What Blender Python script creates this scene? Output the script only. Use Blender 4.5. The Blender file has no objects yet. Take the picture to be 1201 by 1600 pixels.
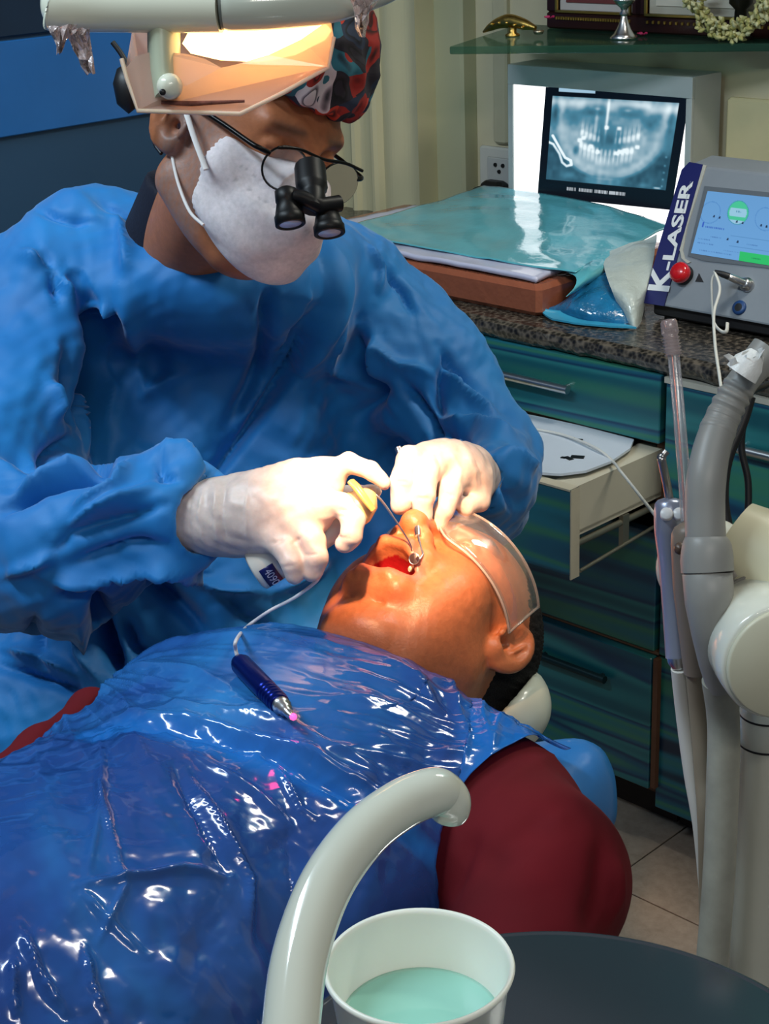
import bpy, math, random
import numpy as np
from mathutils import Matrix, Vector
PI = math.pi
# ---------------- camera ----------------
FPX = 2600.0; PIT = math.radians(21.5); ROL = math.radians(2.2); HC = 1.55
V3 = lambda *a: np.array(a, float)
CAM = V3(0, 0, HC)
_U0 = V3(0, math.sin(PIT), math.cos(PIT)); FW = V3(0, math.cos(PIT), -math.sin(PIT)); _R0 = V3(1, 0, 0)
RT = math.cos(ROL)*_R0 - math.sin(ROL)*_U0; UP = math.cos(ROL)*_U0 + math.sin(ROL)*_R0
cd = bpy.data.cameras.new('camera'); cam = bpy.data.objects.new('camera', cd)
bpy.context.scene.collection.objects.link(cam)
cd.sensor_fit = 'VERTICAL'; cd.sensor_height = 24.0; cd.lens = FPX/1600*24.0; cd.clip_start = .05
cam.matrix_world = Matrix(((RT[0], UP[0], -FW[0], 0), (RT[1], UP[1], -FW[1], 0), (RT[2], UP[2], -FW[2], HC), (0, 0, 0, 1)))
SC = bpy.context.scene; SC.camera = cam
# ---------------- world and lights ----------------
w = bpy.data.worlds.new('room_light'); SC.world = w; w.use_nodes = True
w.node_tree.nodes['Background'].inputs[0].default_value = (.50, .58, .68, 1)
w.node_tree.nodes['Background'].inputs[1].default_value = .22
def area(name, loc, target, sx, sy, power, col):
    l = bpy.data.lights.new(name, 'AREA'); l.shape = 'RECTANGLE'; l.size = sx; l.size_y = sy; l.energy = power; l.color = col
    o = bpy.data.objects.new(name, l); SC.collection.objects.link(o); o.location = loc
    o.rotation_euler = (Vector(target)-Vector(loc)).to_track_quat('-Z', 'Y').to_euler(); return o
area('ceiling_tube_light', (-1.1, 1.2, 2.5), (-.5, 1.7, .9), 1.2, .12, 30, (.72, .88, 1.0))
area('back_wall_fill_light', (1.2, 1.9, 2.55), (.9, 2.7, .9), .9, .25, 34, (1.0, .95, .82))  # unseen fill lamp added to brighten the back wall and light box
area('side_tube_light', (.4, -.5, 2.5), (0, 1.3, .8), 1.2, .06, 12, (1.0, .95, .86))
vs = SC.view_settings; vs.view_transform = 'Standard'; vs.look = 'None'; vs.gamma = 1; vs.use_curve_mapping = False
vs.exposure = 0.0
SC.cycles.use_denoising = True
SC.cycles.max_bounces = 8; SC.cycles.transparent_max_bounces = 24
# ---------------- measuring helpers: a pixel of the photograph into a point of the room ----------------
def ray(x, y): return FW + (x-600.5)/FPX*RT - (y-800)/FPX*UP
def P(x, y, d): return CAM + d*ray(x, y)
def PZ(x, y, z):
    q = ray(x, y); return CAM + q*((z-HC)/q[2])
def proj(w_):
    v = np.asarray(w_) - CAM; d = v@FW
    return 600.5+FPX*(v@RT)/d, 800-FPX*(v@UP)/d, d
# counter frame: s along the cabinet fronts, t into the wall, z up
A0 = PZ(1045, 575, .82); A0[2] = 0
_u = ray(-2225, -115); _u[2] = 0; _u /= np.linalg.norm(_u); EE = -_u; NN = V3(-EE[1], EE[0], 0)
FROT = math.atan2(EE[1], EE[0])
FM = Matrix.Translation(A0) @ Matrix.Rotation(FROT, 4, 'Z')
def L(s, t, z): return A0 + s*EE + t*NN + V3(0, 0, z)
def ST(x, y, z):
    w_ = PZ(x, y, z) - A0; return (w_@EE, w_@NN)
def S(x, y, t):
    q = ray(x, y); c = A0+t*NN; k = ((c-CAM)@NN)/(q@NN); w_ = CAM+k*q
    return ((w_-A0)@EE, w_[2])
# ---------------- object helpers ----------------
COL = SC.collection
def _tag(o, label=None, cat=None, group=None, kind=None):
    if label: o['label'] = label
    if cat: o['category'] = cat
    if group: o['group'] = group
    if kind: o['kind'] = kind
    return o
def thing(name, label, cat, loc, rotz=0, group=None):
    o = bpy.data.objects.new(name, None); COL.objects.link(o); o.empty_display_size = .05
    o.matrix_world = Matrix.Translation(Vector(loc)) @ Matrix.Rotation(rotz, 4, 'Z')
    o['_mw'] = [v for r_ in o.matrix_world for v in r_]
    return _tag(o, label, cat, group)
def MW(o):
    a = list(o['_mw']); return Matrix([a[0:4], a[4:8], a[8:12], a[12:16]])
class MB:
    """collects vertices and faces; M maps its coordinates to the room"""
    def __init__(s, M=None): s.v = []; s.f = []; s.M = M or Matrix.Identity(4); s.sm = []
    def add(s, vs_, fs_, smooth=False):
        b = len(s.v); s.v += [tuple(v) for v in vs_]; s.f += [tuple(i+b for i in f) for f in fs_]; s.sm += [smooth]*len(fs_); return s
    def box(s, a, b, R=None, c=None):
        x0, y0, z0 = a; x1, y1, z1 = b
        vs_ = [V3(x, y, z) for z in (z0, z1) for y in (y0, y1) for x in (x0, x1)]
        if R is not None: vs_ = [np.array(R)@(v-np.array(c))+np.array(c) for v in vs_]
        return s.add(vs_, [(0, 2, 3, 1), (4, 5, 7, 6), (0, 1, 5, 4), (2, 6, 7, 3), (0, 4, 6, 2), (1, 3, 7, 5)])
    def cbox(s, a, b, c=.004):
        """box with chamfered edges"""
        x0, y0, z0 = a; x1, y1, z1 = b
        ring = [(x0+c, y0), (x1-c, y0), (x1, y0+c), (x1, y1-c), (x1-c, y1), (x0+c, y1), (x0, y1-c), (x0, y0+c)]
        mx, my = (x0+x1)/2, (y0+y1)/2
        def sh(q, d): return (q[0]+(d if q[0] < mx else -d), q[1]+(d if q[1] < my else -d))
        lv = [(z0, c), (z0+c, 0), (z1-c, 0), (z1, c)]
        vs_ = [sh(q, d)+(z,) for z, d in lv for q in ring]
        fs_ = [tuple(range(7, -1, -1)), tuple(range(24, 32))]
        for k in range(3):
            for i in range(8): j = (i+1) % 8; fs_.append((k*8+i, k*8+j, k*8+8+j, k*8+8+i))
        return s.add(vs_, fs_)
    def prism(s, poly, z0, z1):
        n = len(poly); vs_ = [tuple(p_)+(z0,) for p_ in poly]+[tuple(p_)+(z1,) for p_ in poly]
        return s.add(vs_, [tuple(range(n-1, -1, -1)), tuple(range(n, 2*n))]+[(i, (i+1) % n, n+(i+1) % n, n+i) for i in range(n)])
    def slab(s, pts, nrm, th):
        """polygon of 3-D points thickened along nrm"""
        n = len(pts); pts = [np.array(p_, float) for p_ in pts]; nr = np.array(nrm, float)*th
        vs_ = pts+[p_+nr for p_ in pts]
        return s.add(vs_, [tuple(range(n-1, -1, -1)), tuple(range(n, 2*n))]+[(i, (i+1) % n, n+(i+1) % n, n+i) for i in range(n)])
    def tube(s, pts, rad, n=12, caps=True, flat=None):
        pts = [np.array(p_, float) for p_ in pts]; m = len(pts)
        rs = rad if hasattr(rad, '__len__') else [rad]*m
        T = [];
        for i in range(m):
            d = pts[min(i+1, m-1)]-pts[max(i-1, 0)]; ln = np.linalg.norm(d); T.append(d/ln if ln > 1e-9 else (T[-1] if T else V3(0, 0, 1)))
        a = V3(0, 0, 1) if abs(T[0][2]) < .9 else V3(1, 0, 0)
        u = np.cross(T[0], a); u /= np.linalg.norm(u); vs_ = []
        for i in range(m):
            u = u-(u@T[i])*T[i]; u /= np.linalg.norm(u); w_ = np.cross(T[i], u)
            for k in range(n):
                an = 2*PI*k/n; vs_.append(pts[i]+rs[i]*(math.cos(an)*u+math.sin(an)*w_*(flat or 1)))
        fs_ = [(i*n+k, i*n+(k+1) % n, (i+1)*n+(k+1) % n, (i+1)*n+k) for i in range(m-1) for k in range(n)]
        s.add(vs_, fs_, True)
        if caps: s.add(vs_[:n], [tuple(range(n-1, -1, -1))]); s.add(vs_[-n:], [tuple(range(n))])
        return s
    def lathe(s, prof, o=(0, 0, 0), ax=(0, 0, 1), n=32, closed=False, smooth=True):
        """prof: (radius, height along ax)"""
        o = np.array(o, float); ax = np.array(ax, float); ax /= np.linalg.norm(ax)
        a = V3(0, 0, 1) if abs(ax[2]) < .9 else V3(1, 0, 0)
        u = np.cross(ax, a); u /= np.linalg.norm(u); w_ = np.cross(ax, u)
        vs_ = [o+h*ax+r*(math.cos(2*PI*k/n)*u+math.sin(2*PI*k/n)*w_) for r, h in prof for k in range(n)]
        m = len(prof)
        fs_ = [(i*n+k, i*n+(k+1) % n, (i+1)*n+(k+1) % n, (i+1)*n+k) for i in range(m-1) for k in range(n)]
        s.add(vs_, fs_, smooth)
        if not closed:
            if prof[0][0] > 1e-5: s.add(vs_[:n], [tuple(range(n-1, -1, -1))])
            if prof[-1][0] > 1e-5: s.add(vs_[-n:], [tuple(range(n))])
        return s
def spline(pts, n=8):
    """Catmull-Rom through points"""
    p_ = [np.array(q, float) for q in pts]; p_ = [2*p_[0]-p_[1]]+p_+[2*p_[-1]-p_[-2]]; out = []
    for i in range(1, len(p_)-2):
        for k in range(n):
            t = k/n; a, b, c, d = p_[i-1:i+3]
            out.append(.5*((2*b)+(-a+c)*t+(2*a-5*b+4*c-d)*t*t+(-a+3*b-3*c+d)*t**3))
    out.append(p_[-2]); return out
def mesh_np(name, V, F, mat, parent=None, loc=None, rotz=0, smooth=True, cols=None, extra=None):
    """V world coordinates (n,3) array, F list of tuples or (m,4) array"""
    V = np.asarray(V, float)
    if parent is not None: Mi = MW(parent)
    else:
        if loc is None: mn, mx = V.min(0), V.max(0); loc = ((mn[0]+mx[0])/2, (mn[1]+mx[1])/2, mn[2])
        Mi = Matrix.Translation(Vector(loc)) @ Matrix.Rotation(rotz, 4, 'Z')
    I = np.array(Mi.inverted()); Vl = V@I[:3, :3].T+I[:3, 3]
    me = bpy.data.meshes.new(name)
    if isinstance(F, np.ndarray):
        me.vertices.add(len(Vl)); me.vertices.foreach_set('co', Vl.astype('f').ravel())
        k = F.shape[1]; me.loops.add(F.size); me.loops.foreach_set('vertex_index', F.astype('i').ravel())
        me.polygons.add(len(F)); me.polygons.foreach_set('loop_start', np.arange(0, F.size, k, dtype='i'))
        me.update(calc_edges=True)
    else: me.from_pydata([tuple(v) for v in Vl], [], F)
    if isinstance(smooth, bool): me.polygons.foreach_set('use_smooth', [smooth]*len(me.polygons))
    else: me.polygons.foreach_set('use_smooth', smooth)
    if cols is not None:
        at = me.color_attributes.new('Col', 'FLOAT_COLOR', 'POINT'); c4 = np.ones((len(V), 4), 'f'); c4[:, :cols.shape[1]] = cols
        at.data.foreach_set('color', c4.ravel())
    me.validate(); me.update()
    for m_ in (mat if isinstance(mat, (list, tuple)) else [mat]): me.materials.append(m_)
    o = bpy.data.objects.new(name, me); COL.objects.link(o)
    if parent is not None: o.parent = parent; o['_mw'] = [v for r_ in Mi for v in r_]
    else: o.matrix_world = Mi; o['_mw'] = [v for r_ in Mi for v in r_]
    if parent is not None: o.matrix_parent_inverse = Matrix.Identity(4)
    return o
def mk(name, mb, mat, parent=None, label=None, cat=None, group=None, kind=None, bevel=0, loc=None, rotz=None, sub=0):
    M = np.array(mb.M); V = np.array([np.array(v) for v in mb.v], float)@M[:3, :3].T+M[:3, 3]
    if rotz is None: rotz = math.atan2(M[1, 0], M[0, 0])
    o = mesh_np(name, V, mb.f, mat, parent, loc, rotz, smooth=mb.sm)
    if bevel: b = o.modifiers.new('bevel', 'BEVEL'); b.width = bevel; b.segments = 2; b.limit_method = 'ANGLE'; b.angle_limit = .7
    if sub: b = o.modifiers.new('sub', 'SUBSURF'); b.levels = sub; b.render_levels = sub
    return _tag(o, label, cat, group, kind)
def copy_tree(o, parent=None, M=None):
    c = o.copy(); COL.objects.link(c)
    if parent is not None: c.parent = parent
    for ch in list(o.children): copy_tree(ch, c)
    return c
# ---------------- materials ----------------
def lin(r, g, b):
    f_ = lambda c: (c/255/12.92) if c <= 10 else ((c/255+.055)/1.055)**2.4
    return (f_(r), f_(g), f_(b), 1)
class NT:
    def __init__(s, name):
        s.m = bpy.data.materials.new(name); s.m.use_nodes = True; s.t = s.m.node_tree; s.b = s.t.nodes['Principled BSDF']; s.out = s.t.nodes['Material Output']
    def n(s, typ, **kw):
        nd = s.t.nodes.new(typ)
        for k, v in kw.items():
            if k in nd.inputs: nd.inputs[k].default_value = v
            else: setattr(nd, k, v)
        return nd
    def l(s, a, b): s.t.links.new(a, b)
    def coord(s, kind='Object', scale=(1, 1, 1), rot=(0, 0, 0)):
        tc = s.n('ShaderNodeTexCoord'); mp = s.n('ShaderNodeMapping'); mp.inputs['Scale'].default_value = scale; mp.inputs['Rotation'].default_value = rot
        s.l(tc.outputs[kind], mp.inputs[0]); return mp.outputs[0]
    def noise(s, vec, scale, detail=3, rough=.5, dist=0):
        nd = s.n('ShaderNodeTexNoise'); nd.inputs['Scale'].default_value = scale; nd.inputs['Detail'].default_value = detail
        nd.inputs['Roughness'].default_value = rough; nd.inputs['Distortion'].default_value = dist
        if vec is not None: s.l(vec, nd.inputs['Vector'])
        return nd.outputs['Fac']
    def ramp(s, fac, stops, interp='LINEAR'):
        r = s.n('ShaderNodeValToRGB'); cr = r.color_ramp; cr.interpolation = interp
        while len(cr.elements) < len(stops): cr.elements.new(.5)
        for e_, (p_, c) in zip(cr.elements, stops): e_.position = p_; e_.color = c if len(c) == 4 else tuple(c)+(1,)
        s.l(fac, r.inputs[0]); return r.outputs[0]
    def bump(s, h, strength=.2, dist=.002):
        b = s.n('ShaderNodeBump'); b.inputs['Strength'].default_value = strength; b.inputs['Distance'].default_value = dist
        s.l(h, b.inputs['Height']); s.l(b.outputs[0], s.b.inputs['Normal']); return b
def mat(name, col, rough=.5, metal=0, var=.06, vs_=8, bump=0, bs=60, spec=.5, coat=0, trans=0, ior=1.45, alpha=1, sss=0, emit=None, es=1, bd=.002, sheen=0):
    k = NT(name); b = k.b
    if var:
        v = k.coord(); nz = k.noise(v, vs_, 4, .6)
        c0 = tuple(max(0, c*(1-var*1.6)) for c in col[:3]); c1 = tuple(min(1, c*(1+var)) for c in col[:3])
        k.l(k.ramp(nz, [(.25, c0), (.75, c1)]), b.inputs['Base Color'])
    else: b.inputs['Base Color'].default_value = tuple(col[:3])+(1,)
    b.inputs['Roughness'].default_value = rough; b.inputs['Metallic'].default_value = metal; b.inputs['Specular IOR Level'].default_value = spec
    b.inputs['Coat Weight'].default_value = coat; b.inputs['Transmission Weight'].default_value = trans; b.inputs['IOR'].default_value = ior
    b.inputs['Alpha'].default_value = alpha; b.inputs['Sheen Weight'].default_value = sheen
    if sss: b.inputs['Subsurface Weight'].default_value = sss; b.inputs['Subsurface Radius'].default_value = (.01, .004, .002); b.inputs['Subsurface Scale'].default_value = 1
    if emit: b.inputs['Emission Color'].default_value = tuple(emit[:3])+(1,); b.inputs['Emission Strength'].default_value = es
    if bump:
        v2 = k.coord(); k.bump(k.noise(v2, bs, 4, .6), bump, bd)
    return k.m
def film(name, col, opacity, rough=.08, spec=.5, bump=0, bs=60, tint=None, gk=1.0):
    """clear or tinted film: part transparent, part surface with gloss"""
    k = NT(name); b = k.b; b.inputs['Base Color'].default_value = tuple(col[:3])+(1,); b.inputs['Roughness'].default_value = rough
    b.inputs['Specular IOR Level'].default_value = spec
    tr = k.n('ShaderNodeBsdfTransparent'); tr.inputs[0].default_value = tuple((tint or (1, 1, 1))[:3])+(1,)
    gl = k.n('ShaderNodeBsdfGlossy'); gl.inputs['Roughness'].default_value = rough
    mx = k.n('ShaderNodeMixShader'); mx.inputs[0].default_value = opacity
    fr = k.n('ShaderNodeFresnel'); fr.inputs[0].default_value = 1.5; mx2 = k.n('ShaderNodeMixShader')
    k.l(tr.outputs[0], mx.inputs[1]); k.l(b.outputs[0], mx.inputs[2])
    gm = k.n('ShaderNodeMath', operation='MULTIPLY'); gm.inputs[1].default_value = gk; k.l(fr.outputs[0], gm.inputs[0]); k.l(gm.outputs[0], mx2.inputs[0]); k.l(mx.outputs[0], mx2.inputs[1]); k.l(gl.outputs[0], mx2.inputs[2]); k.l(mx2.outputs[0], k.out.inputs[0])
    if bump:
        bp = k.bump(k.noise(k.coord(), bs, 3, .6), bump, .003); k.l(bp.outputs[0], gl.inputs['Normal']); k.l(bp.outputs[0], fr.inputs['Normal'])
    return k.m
# ================= the room =================
def structure(name, mb, m, parent=None, **k): return mk(name, mb, m, parent, kind='structure', **k)
M_wall = mat('painted wall cream', lin(208, 198, 166), .6, var=.07, vs_=3, bump=.1, bs=40)
M_wallp = mat('painted pilaster greenish', lin(182, 180, 146), .6, var=.06, vs_=3)
M_curt = mat('pale ribbed door skin', lin(212, 202, 162), .5, var=.05, vs_=3)
M_blue = mat('navy wall panel', lin(44, 76, 106), .45, var=.05, vs_=4)
M_blue2 = mat('bright blue wall panel', lin(40, 106, 176), .3, var=.08, vs_=5)
def tile_mat():
    k = NT('floor tile'); v = k.coord(); k.l(k.ramp(k.noise(v, 60, 5, .7), [(.3, lin(138, 128, 116)), (.7, lin(160, 150, 138))]), k.b.inputs['Base Color'])
    k.b.inputs['Roughness'].default_value = .35; return k.m
M_tile = tile_mat(); M_grout = mat('grout', lin(60, 54, 48), .9)
fl = MB(FM); fl.box((-1.9, -3.4, -.03), (2.2, .8, -.004)); structure('floor', fl, M_grout); flo = bpy.data.objects['floor']
sh = None
g = .42
for i in range(-3, 5):
    for j in range(-7, 2):
        x0 = .02+i*g; y0 = -.16+j*g
        if x0+g < -1.3 or x0 > 2 or y0 > .65: continue
        tb = MB(FM); tb.cbox((x0+.0015, y0+.0015, -.004), (x0+g-.0015, y0+g-.0015, 0), .001)
        if sh is None: sh = mk('tile', tb, M_tile, flo); s0 = (x0, y0)
        else:
            c = sh.copy(); COL.objects.link(c); c.location = sh.location + Vector((x0-s0[0], y0-s0[1], 0))
wb = MB(FM); wb.box((-1.42, .6, 0), (2.2, .7, 2.7)); structure('wall_back', wb, M_wall)
wb = MB(FM); wb.box((-1.42, -3.4, 0), (-1.31, .6, 2.7)); wl = structure('wall_left', wb, M_blue)
tb = MB(FM); tb.cbox((-1.31, -2.4, 1.092), (-1.296, .5, 1.2615), .002); structure('trim_1', tb, M_blue2)
tb = MB(FM); tb.cbox((-1.31, -2.4, 1.268), (-1.300, .5, 2.2), .002); structure('trim_2', tb, mat('dark blue panel', lin(20, 42, 66), .4))
# ribbed folding door skin left of the pilaster
mb = MB(FM); n = 44; x0 = -1.29; x1 = -.978; pts = []
for i in range(n+1):
    q = i/n; x = x0+(x1-x0)*q; d = .0; ph = (q*5.2) % 1
    d = .018*max(0, math.sin(2*PI*ph))**.6 if q < .68 else .006*math.sin((q-.68)*20)
    pts.append((x, .50-d))
poly = pts+[(x1, .56), (x0, .56)]
mb.prism(poly, 0, 2.6); structure('door_1', mb, M_curt)
mb = MB(FM); mb.cbox((-1.09, .556, .86), (-.905, .605, 2.6), .006); mb.cbox((-1.1, .545, .835), (-.897, .605, .868), .005); structure('trim_3', mb, M_wallp)
mb = MB(FM); mb.cbox((-1.1, .55, .865), (-1.02, .562, 2.6), .004); structure('trim_4', mb, mat('darker green stile', lin(140, 142, 108), .6))  # stile in a darker green than the pilaster
mb = MB(FM); mb.cbox((-.852, .586, 1.0), (-.815, .605, 2.6), .004); structure('trim_5', mb, mat('conduit cover', lin(190, 182, 152), .45))
mb = MB(FM); mb.cbox((-.30, .585, .9), (.9, .605, 1.128), .004); structure('trim_6', mb, mat('upstand panel', lin(222, 210, 164), .5))
# ---- power socket with plug ----
t = thing('power_socket', 'white wall socket plate with a black plug, left of the lit X-ray viewer', 'socket', L(-.85, .6, .86), FROT)
mb = MB(FM); mb.cbox((-.892, .588, .855), (-.77, .603, .992), .004); mk('face_plate', mb, mat('white plastic', lin(205, 203, 192), .35), t)
mb = MB(FM); mb.cbox((-.866, .583, .87), (-.78, .589, .972), .002); mk('inner_frame', mb, mat('white plastic inner', lin(188, 188, 182), .35), t)
mb = MB(FM)
for q in ((-.832, .945), (-.842, .958), (-.822, .958)): mb.tube([L_ for L_ in ((q[0], .580, q[1]), (q[0], .584, q[1]))], .004, 10)
mk('pin_hole', mb, mat('black', (.004, .004, .004, 1), .6), t)
M_black = mat('black rubber', (.006, .006, .007, 1), .45, var=.1)
t = thing('power_plug', 'black plug and cord in the white wall socket', 'plug', L(-.84, .57, .9), FROT)
mb = MB(FM); mb.cbox((-.858, .545, .895), (-.80, .583, .93), .008); mk('plug_body', mb, M_black, t, bevel=.003)
mb = MB(FM); mb.tube(spline([(-.855, .56, .915), (-.875, .55, .905), (-.872, .55, .875), (-.85, .54, .855), (-.82, .53, .845)], 6), .0045, 8); mk('cord', mb, M_black, t)
# ================= cabinets =================
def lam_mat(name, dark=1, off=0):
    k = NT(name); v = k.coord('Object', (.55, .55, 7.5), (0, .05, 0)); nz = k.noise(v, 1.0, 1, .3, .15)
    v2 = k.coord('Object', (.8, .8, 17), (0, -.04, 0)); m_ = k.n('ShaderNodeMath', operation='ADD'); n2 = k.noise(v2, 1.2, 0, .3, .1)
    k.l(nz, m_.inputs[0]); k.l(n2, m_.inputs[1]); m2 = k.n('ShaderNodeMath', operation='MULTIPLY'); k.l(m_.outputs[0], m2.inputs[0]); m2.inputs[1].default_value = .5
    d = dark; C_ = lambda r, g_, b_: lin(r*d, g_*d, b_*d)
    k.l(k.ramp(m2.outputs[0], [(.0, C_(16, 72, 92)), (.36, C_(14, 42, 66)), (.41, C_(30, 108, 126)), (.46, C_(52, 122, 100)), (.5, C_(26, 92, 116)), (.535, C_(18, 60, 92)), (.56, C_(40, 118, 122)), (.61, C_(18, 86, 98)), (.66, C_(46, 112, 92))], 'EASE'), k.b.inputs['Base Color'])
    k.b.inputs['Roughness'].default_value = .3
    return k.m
M_lam = lam_mat('teal striped laminate'); M_lamd = lam_mat('shaded teal striped laminate', .92)  # second copy carries the shade of the lower fronts in its colour
M_carc = mat('cream board edge', lin(190, 182, 160), .5, var=.08, vs_=20)
M_brown = mat('brown board edge', lin(96, 62, 42), .6, var=.15, vs_=20)
M_steel = mat('brushed steel', (.62, .62, .62, 1), .28, 1, var=.05, vs_=30)
M_ply = mat('bare ply inside', lin(42, 32, 26), .7)
def handle(s0, s1, z, t, par, m=None, tt=-.035):
    mb = MB(FM); mb.tube([(s0, tt, z), (s1, tt, z)], .0068, 16); h = mk('handle', mb, m or M_steel, par)
    for s_ in (s0+.012, s1-.012):
        mb = MB(FM); mb.tube([(s_, tt, z), (s_, 0, z)], .0045, 8); mk('post', mb, m or M_steel, h)
    return h
def cab(s0, s1, label):
    t = thing('drawer_cabinet', label, 'cabinet', L((s0+s1)/2, .3, 0), FROT)
    mb = MB(FM)
    mb.box((s0, .0, .09), (s0+.018, .58, .79)); mb.box((s1-.018, .0, .09), (s1, .58, .79)); mb.box((s0, .56, .09), (s1, .58, .79)); mb.box((s0, .0, .085), (s1, .58, .10)); mb.box((s0, .0, .695), (s1, .58, .705))
    mb.box((s0, .0, .335), (s1, .58, .349))
    mk('carcass', mb, M_brown, t)
    mb = MB(FM); mb.box((s0, .06, 0), (s1, .56, .09)); mk('plinth', mb, M_ply, t)
    return t
def front(t, s0, s1, z0, z1, m, tt=-.018, nm='drawer'):
    mb = MB(FM); mb.cbox((s0+.002, tt, z0), (s1-.002, tt+.018, z1), .0015); d = mk(nm, mb, m, t); return d
lc = cab(-.72, 0, 'teal and green striped drawer cabinet with its second drawer pulled open, behind the reclining patient')
d = front(lc, -.72, 0, .703, .812, M_lam); handle(-.36, -.165, .762, 0, d)
# middle closed front below the open drawer, then the bottom one
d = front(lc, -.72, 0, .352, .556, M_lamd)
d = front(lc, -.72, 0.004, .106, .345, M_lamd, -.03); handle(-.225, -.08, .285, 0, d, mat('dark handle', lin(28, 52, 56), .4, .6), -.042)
mb = MB(FM); mb.box((-.71, -.012, .345), (.004, .0, .3505)); mk('edge_strip', mb, mat('worn brown edge', lin(140, 104, 78), .6), lc)
mb = MB(FM); mb.box((.005, -.028, .11), (.014, .0, .345)); mk('side_edge', mb, M_brown, lc)
# open drawer
op = -.215
dr = front(lc, -.72, 0, .555, .69, M_lam, op-.018); dr['label'] = 'open drawer pulled out of the cabinet'
mb = MB(FM); mb.box((-.72, op-.02, .69), (0, op, .693)); mb.box((-.0015, op-.02, .552), (.0005, op, .693)); mk('edge_strip', mb, M_carc, dr)
M_dwhite = mat('drawer side cream', lin(196, 190, 170), .5, var=.05)
mb = MB(FM); mb.box((-.05, op, .615), (-.008, .3, .69)); mb.box((-.71, op, .615), (-.695, .3, .69)); mb.box((-.71, op, .612), (-.008, .3, .62)); mk('drawer_box', mb, M_dwhite, dr)
mb = MB(FM); mb.tube([(-.012, op+.01, .598), (-.012, .05, .598)], .0055, 8); mb.tube([(-.006, op+.01, .555), (-.006, .02, .57)], .003, 8); mb.box((-.014, -.1, .56), (-.006, -.085, .61)); mk('runner', mb, mat('runner metal', lin(150, 145, 128), .35, .7), dr)
mb = MB(FM); mb.box((-.7, .29, .56), (-.01, .3, .70)); mk('back_board', mb, M_ply, lc)
# things in the drawer
mb = MB(FM); pl = []
for (x, y) in ((800, 646), (845, 655), (905, 668), (990, 690), (984, 704), (955, 724), (915, 739), (875, 744), (845, 742), (810, 728), (760, 690)): pl.append(PZ(x, y, .697))
mb = MB(); mb.slab(pl, (0, 0, 1), .004); t = mk('plastic_sheet', mb, mat('white plastic sheet', lin(196, 206, 218), .35, var=.03), None, 'flat white plastic lid with dark slots lying in the open drawer', 'lid')
def on(x, y, z, mb, w_, h_, a=0):
    c = PZ(x, y, z); u = math.cos(a)*EE+math.sin(a)*NN; v = -math.sin(a)*EE+math.cos(a)*NN
    mb.slab([c-u*w_-v*h_, c+u*w_-v*h_, c+u*w_+v*h_, c-u*w_+v*h_], (0, 0, 1), .0015)
for q in ((812, 663, .01, .002, 0), (826, 667, .004, .0025, .4), (887, 683, .012, .0025, 0), (904, 688, .006, .0035, .5), (902, 715, .010, .006, .5), (888, 717, .008, .004, -.3), (880, 716, .004, .003, .2)):
    mb = MB(); on(q[0], q[1], .7005, mb, q[2], q[3], q[4]); mk('slot', mb, M_black, t)
mb = MB(); mb.tube(spline([PZ(*q) for q in ((820, 668, .702), (880, 680, .704), (930, 700, .706), (958, 722, .700))]+[P(968, 735, 2.40), P(985, 756, 2.34), P(1005, 782, 2.2), P(1024, 806, 1.9)], 8), .0022, 8)
mk('white_cord', mb, mat('white cord', lin(205, 205, 200), .4), None, 'thin white cord trailing out of the open drawer', 'cord')
mb = MB(FM); mb.cbox((-.33, .03, .625), (-.17, .12, .69), .012); mk('paper_pack', mb, mat('pack', lin(92, 84, 76), .7), None, 'pale pack at the back of the open drawer', 'pack', bevel=.01)
rc = cab(.006, .75, 'teal striped drawer cabinet at the right behind the instrument holder')
d = front(rc, .006, .75, .60, .803, M_lam); handle(.135, .4, .733, 0, d)
mb = MB(FM); mb.box((.006, -.02, .803), (.75, .0, .812)); mk('edge_strip', mb, mat('white edge', lin(180, 178, 165), .5), rc)
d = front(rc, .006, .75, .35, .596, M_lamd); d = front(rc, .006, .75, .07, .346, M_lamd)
lc2 = cab(-1.3, -.724, 'teal striped cabinet at the far left end of the counter behind the dentist')
front(lc2, -1.3, -.724, .106, .812, M_lam, nm='door')
# wall cupboards above the frame, they show as reflections in the tray
wc = thing('wall_cupboard', 'teal striped wall cupboards high above the counter', 'cupboard', L(.5, .42, 1.75), FROT)
mb = MB(FM); mb.box((-1.25, .28, 1.75), (1.3, .6, 2.65)); mk('carcass', mb, M_brown, wc)
for i in range(6): front(wc, -1.25+i*.425, -1.25+(i+1)*.425, 1.76, 2.64, M_lamd, .262, 'door')
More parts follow.
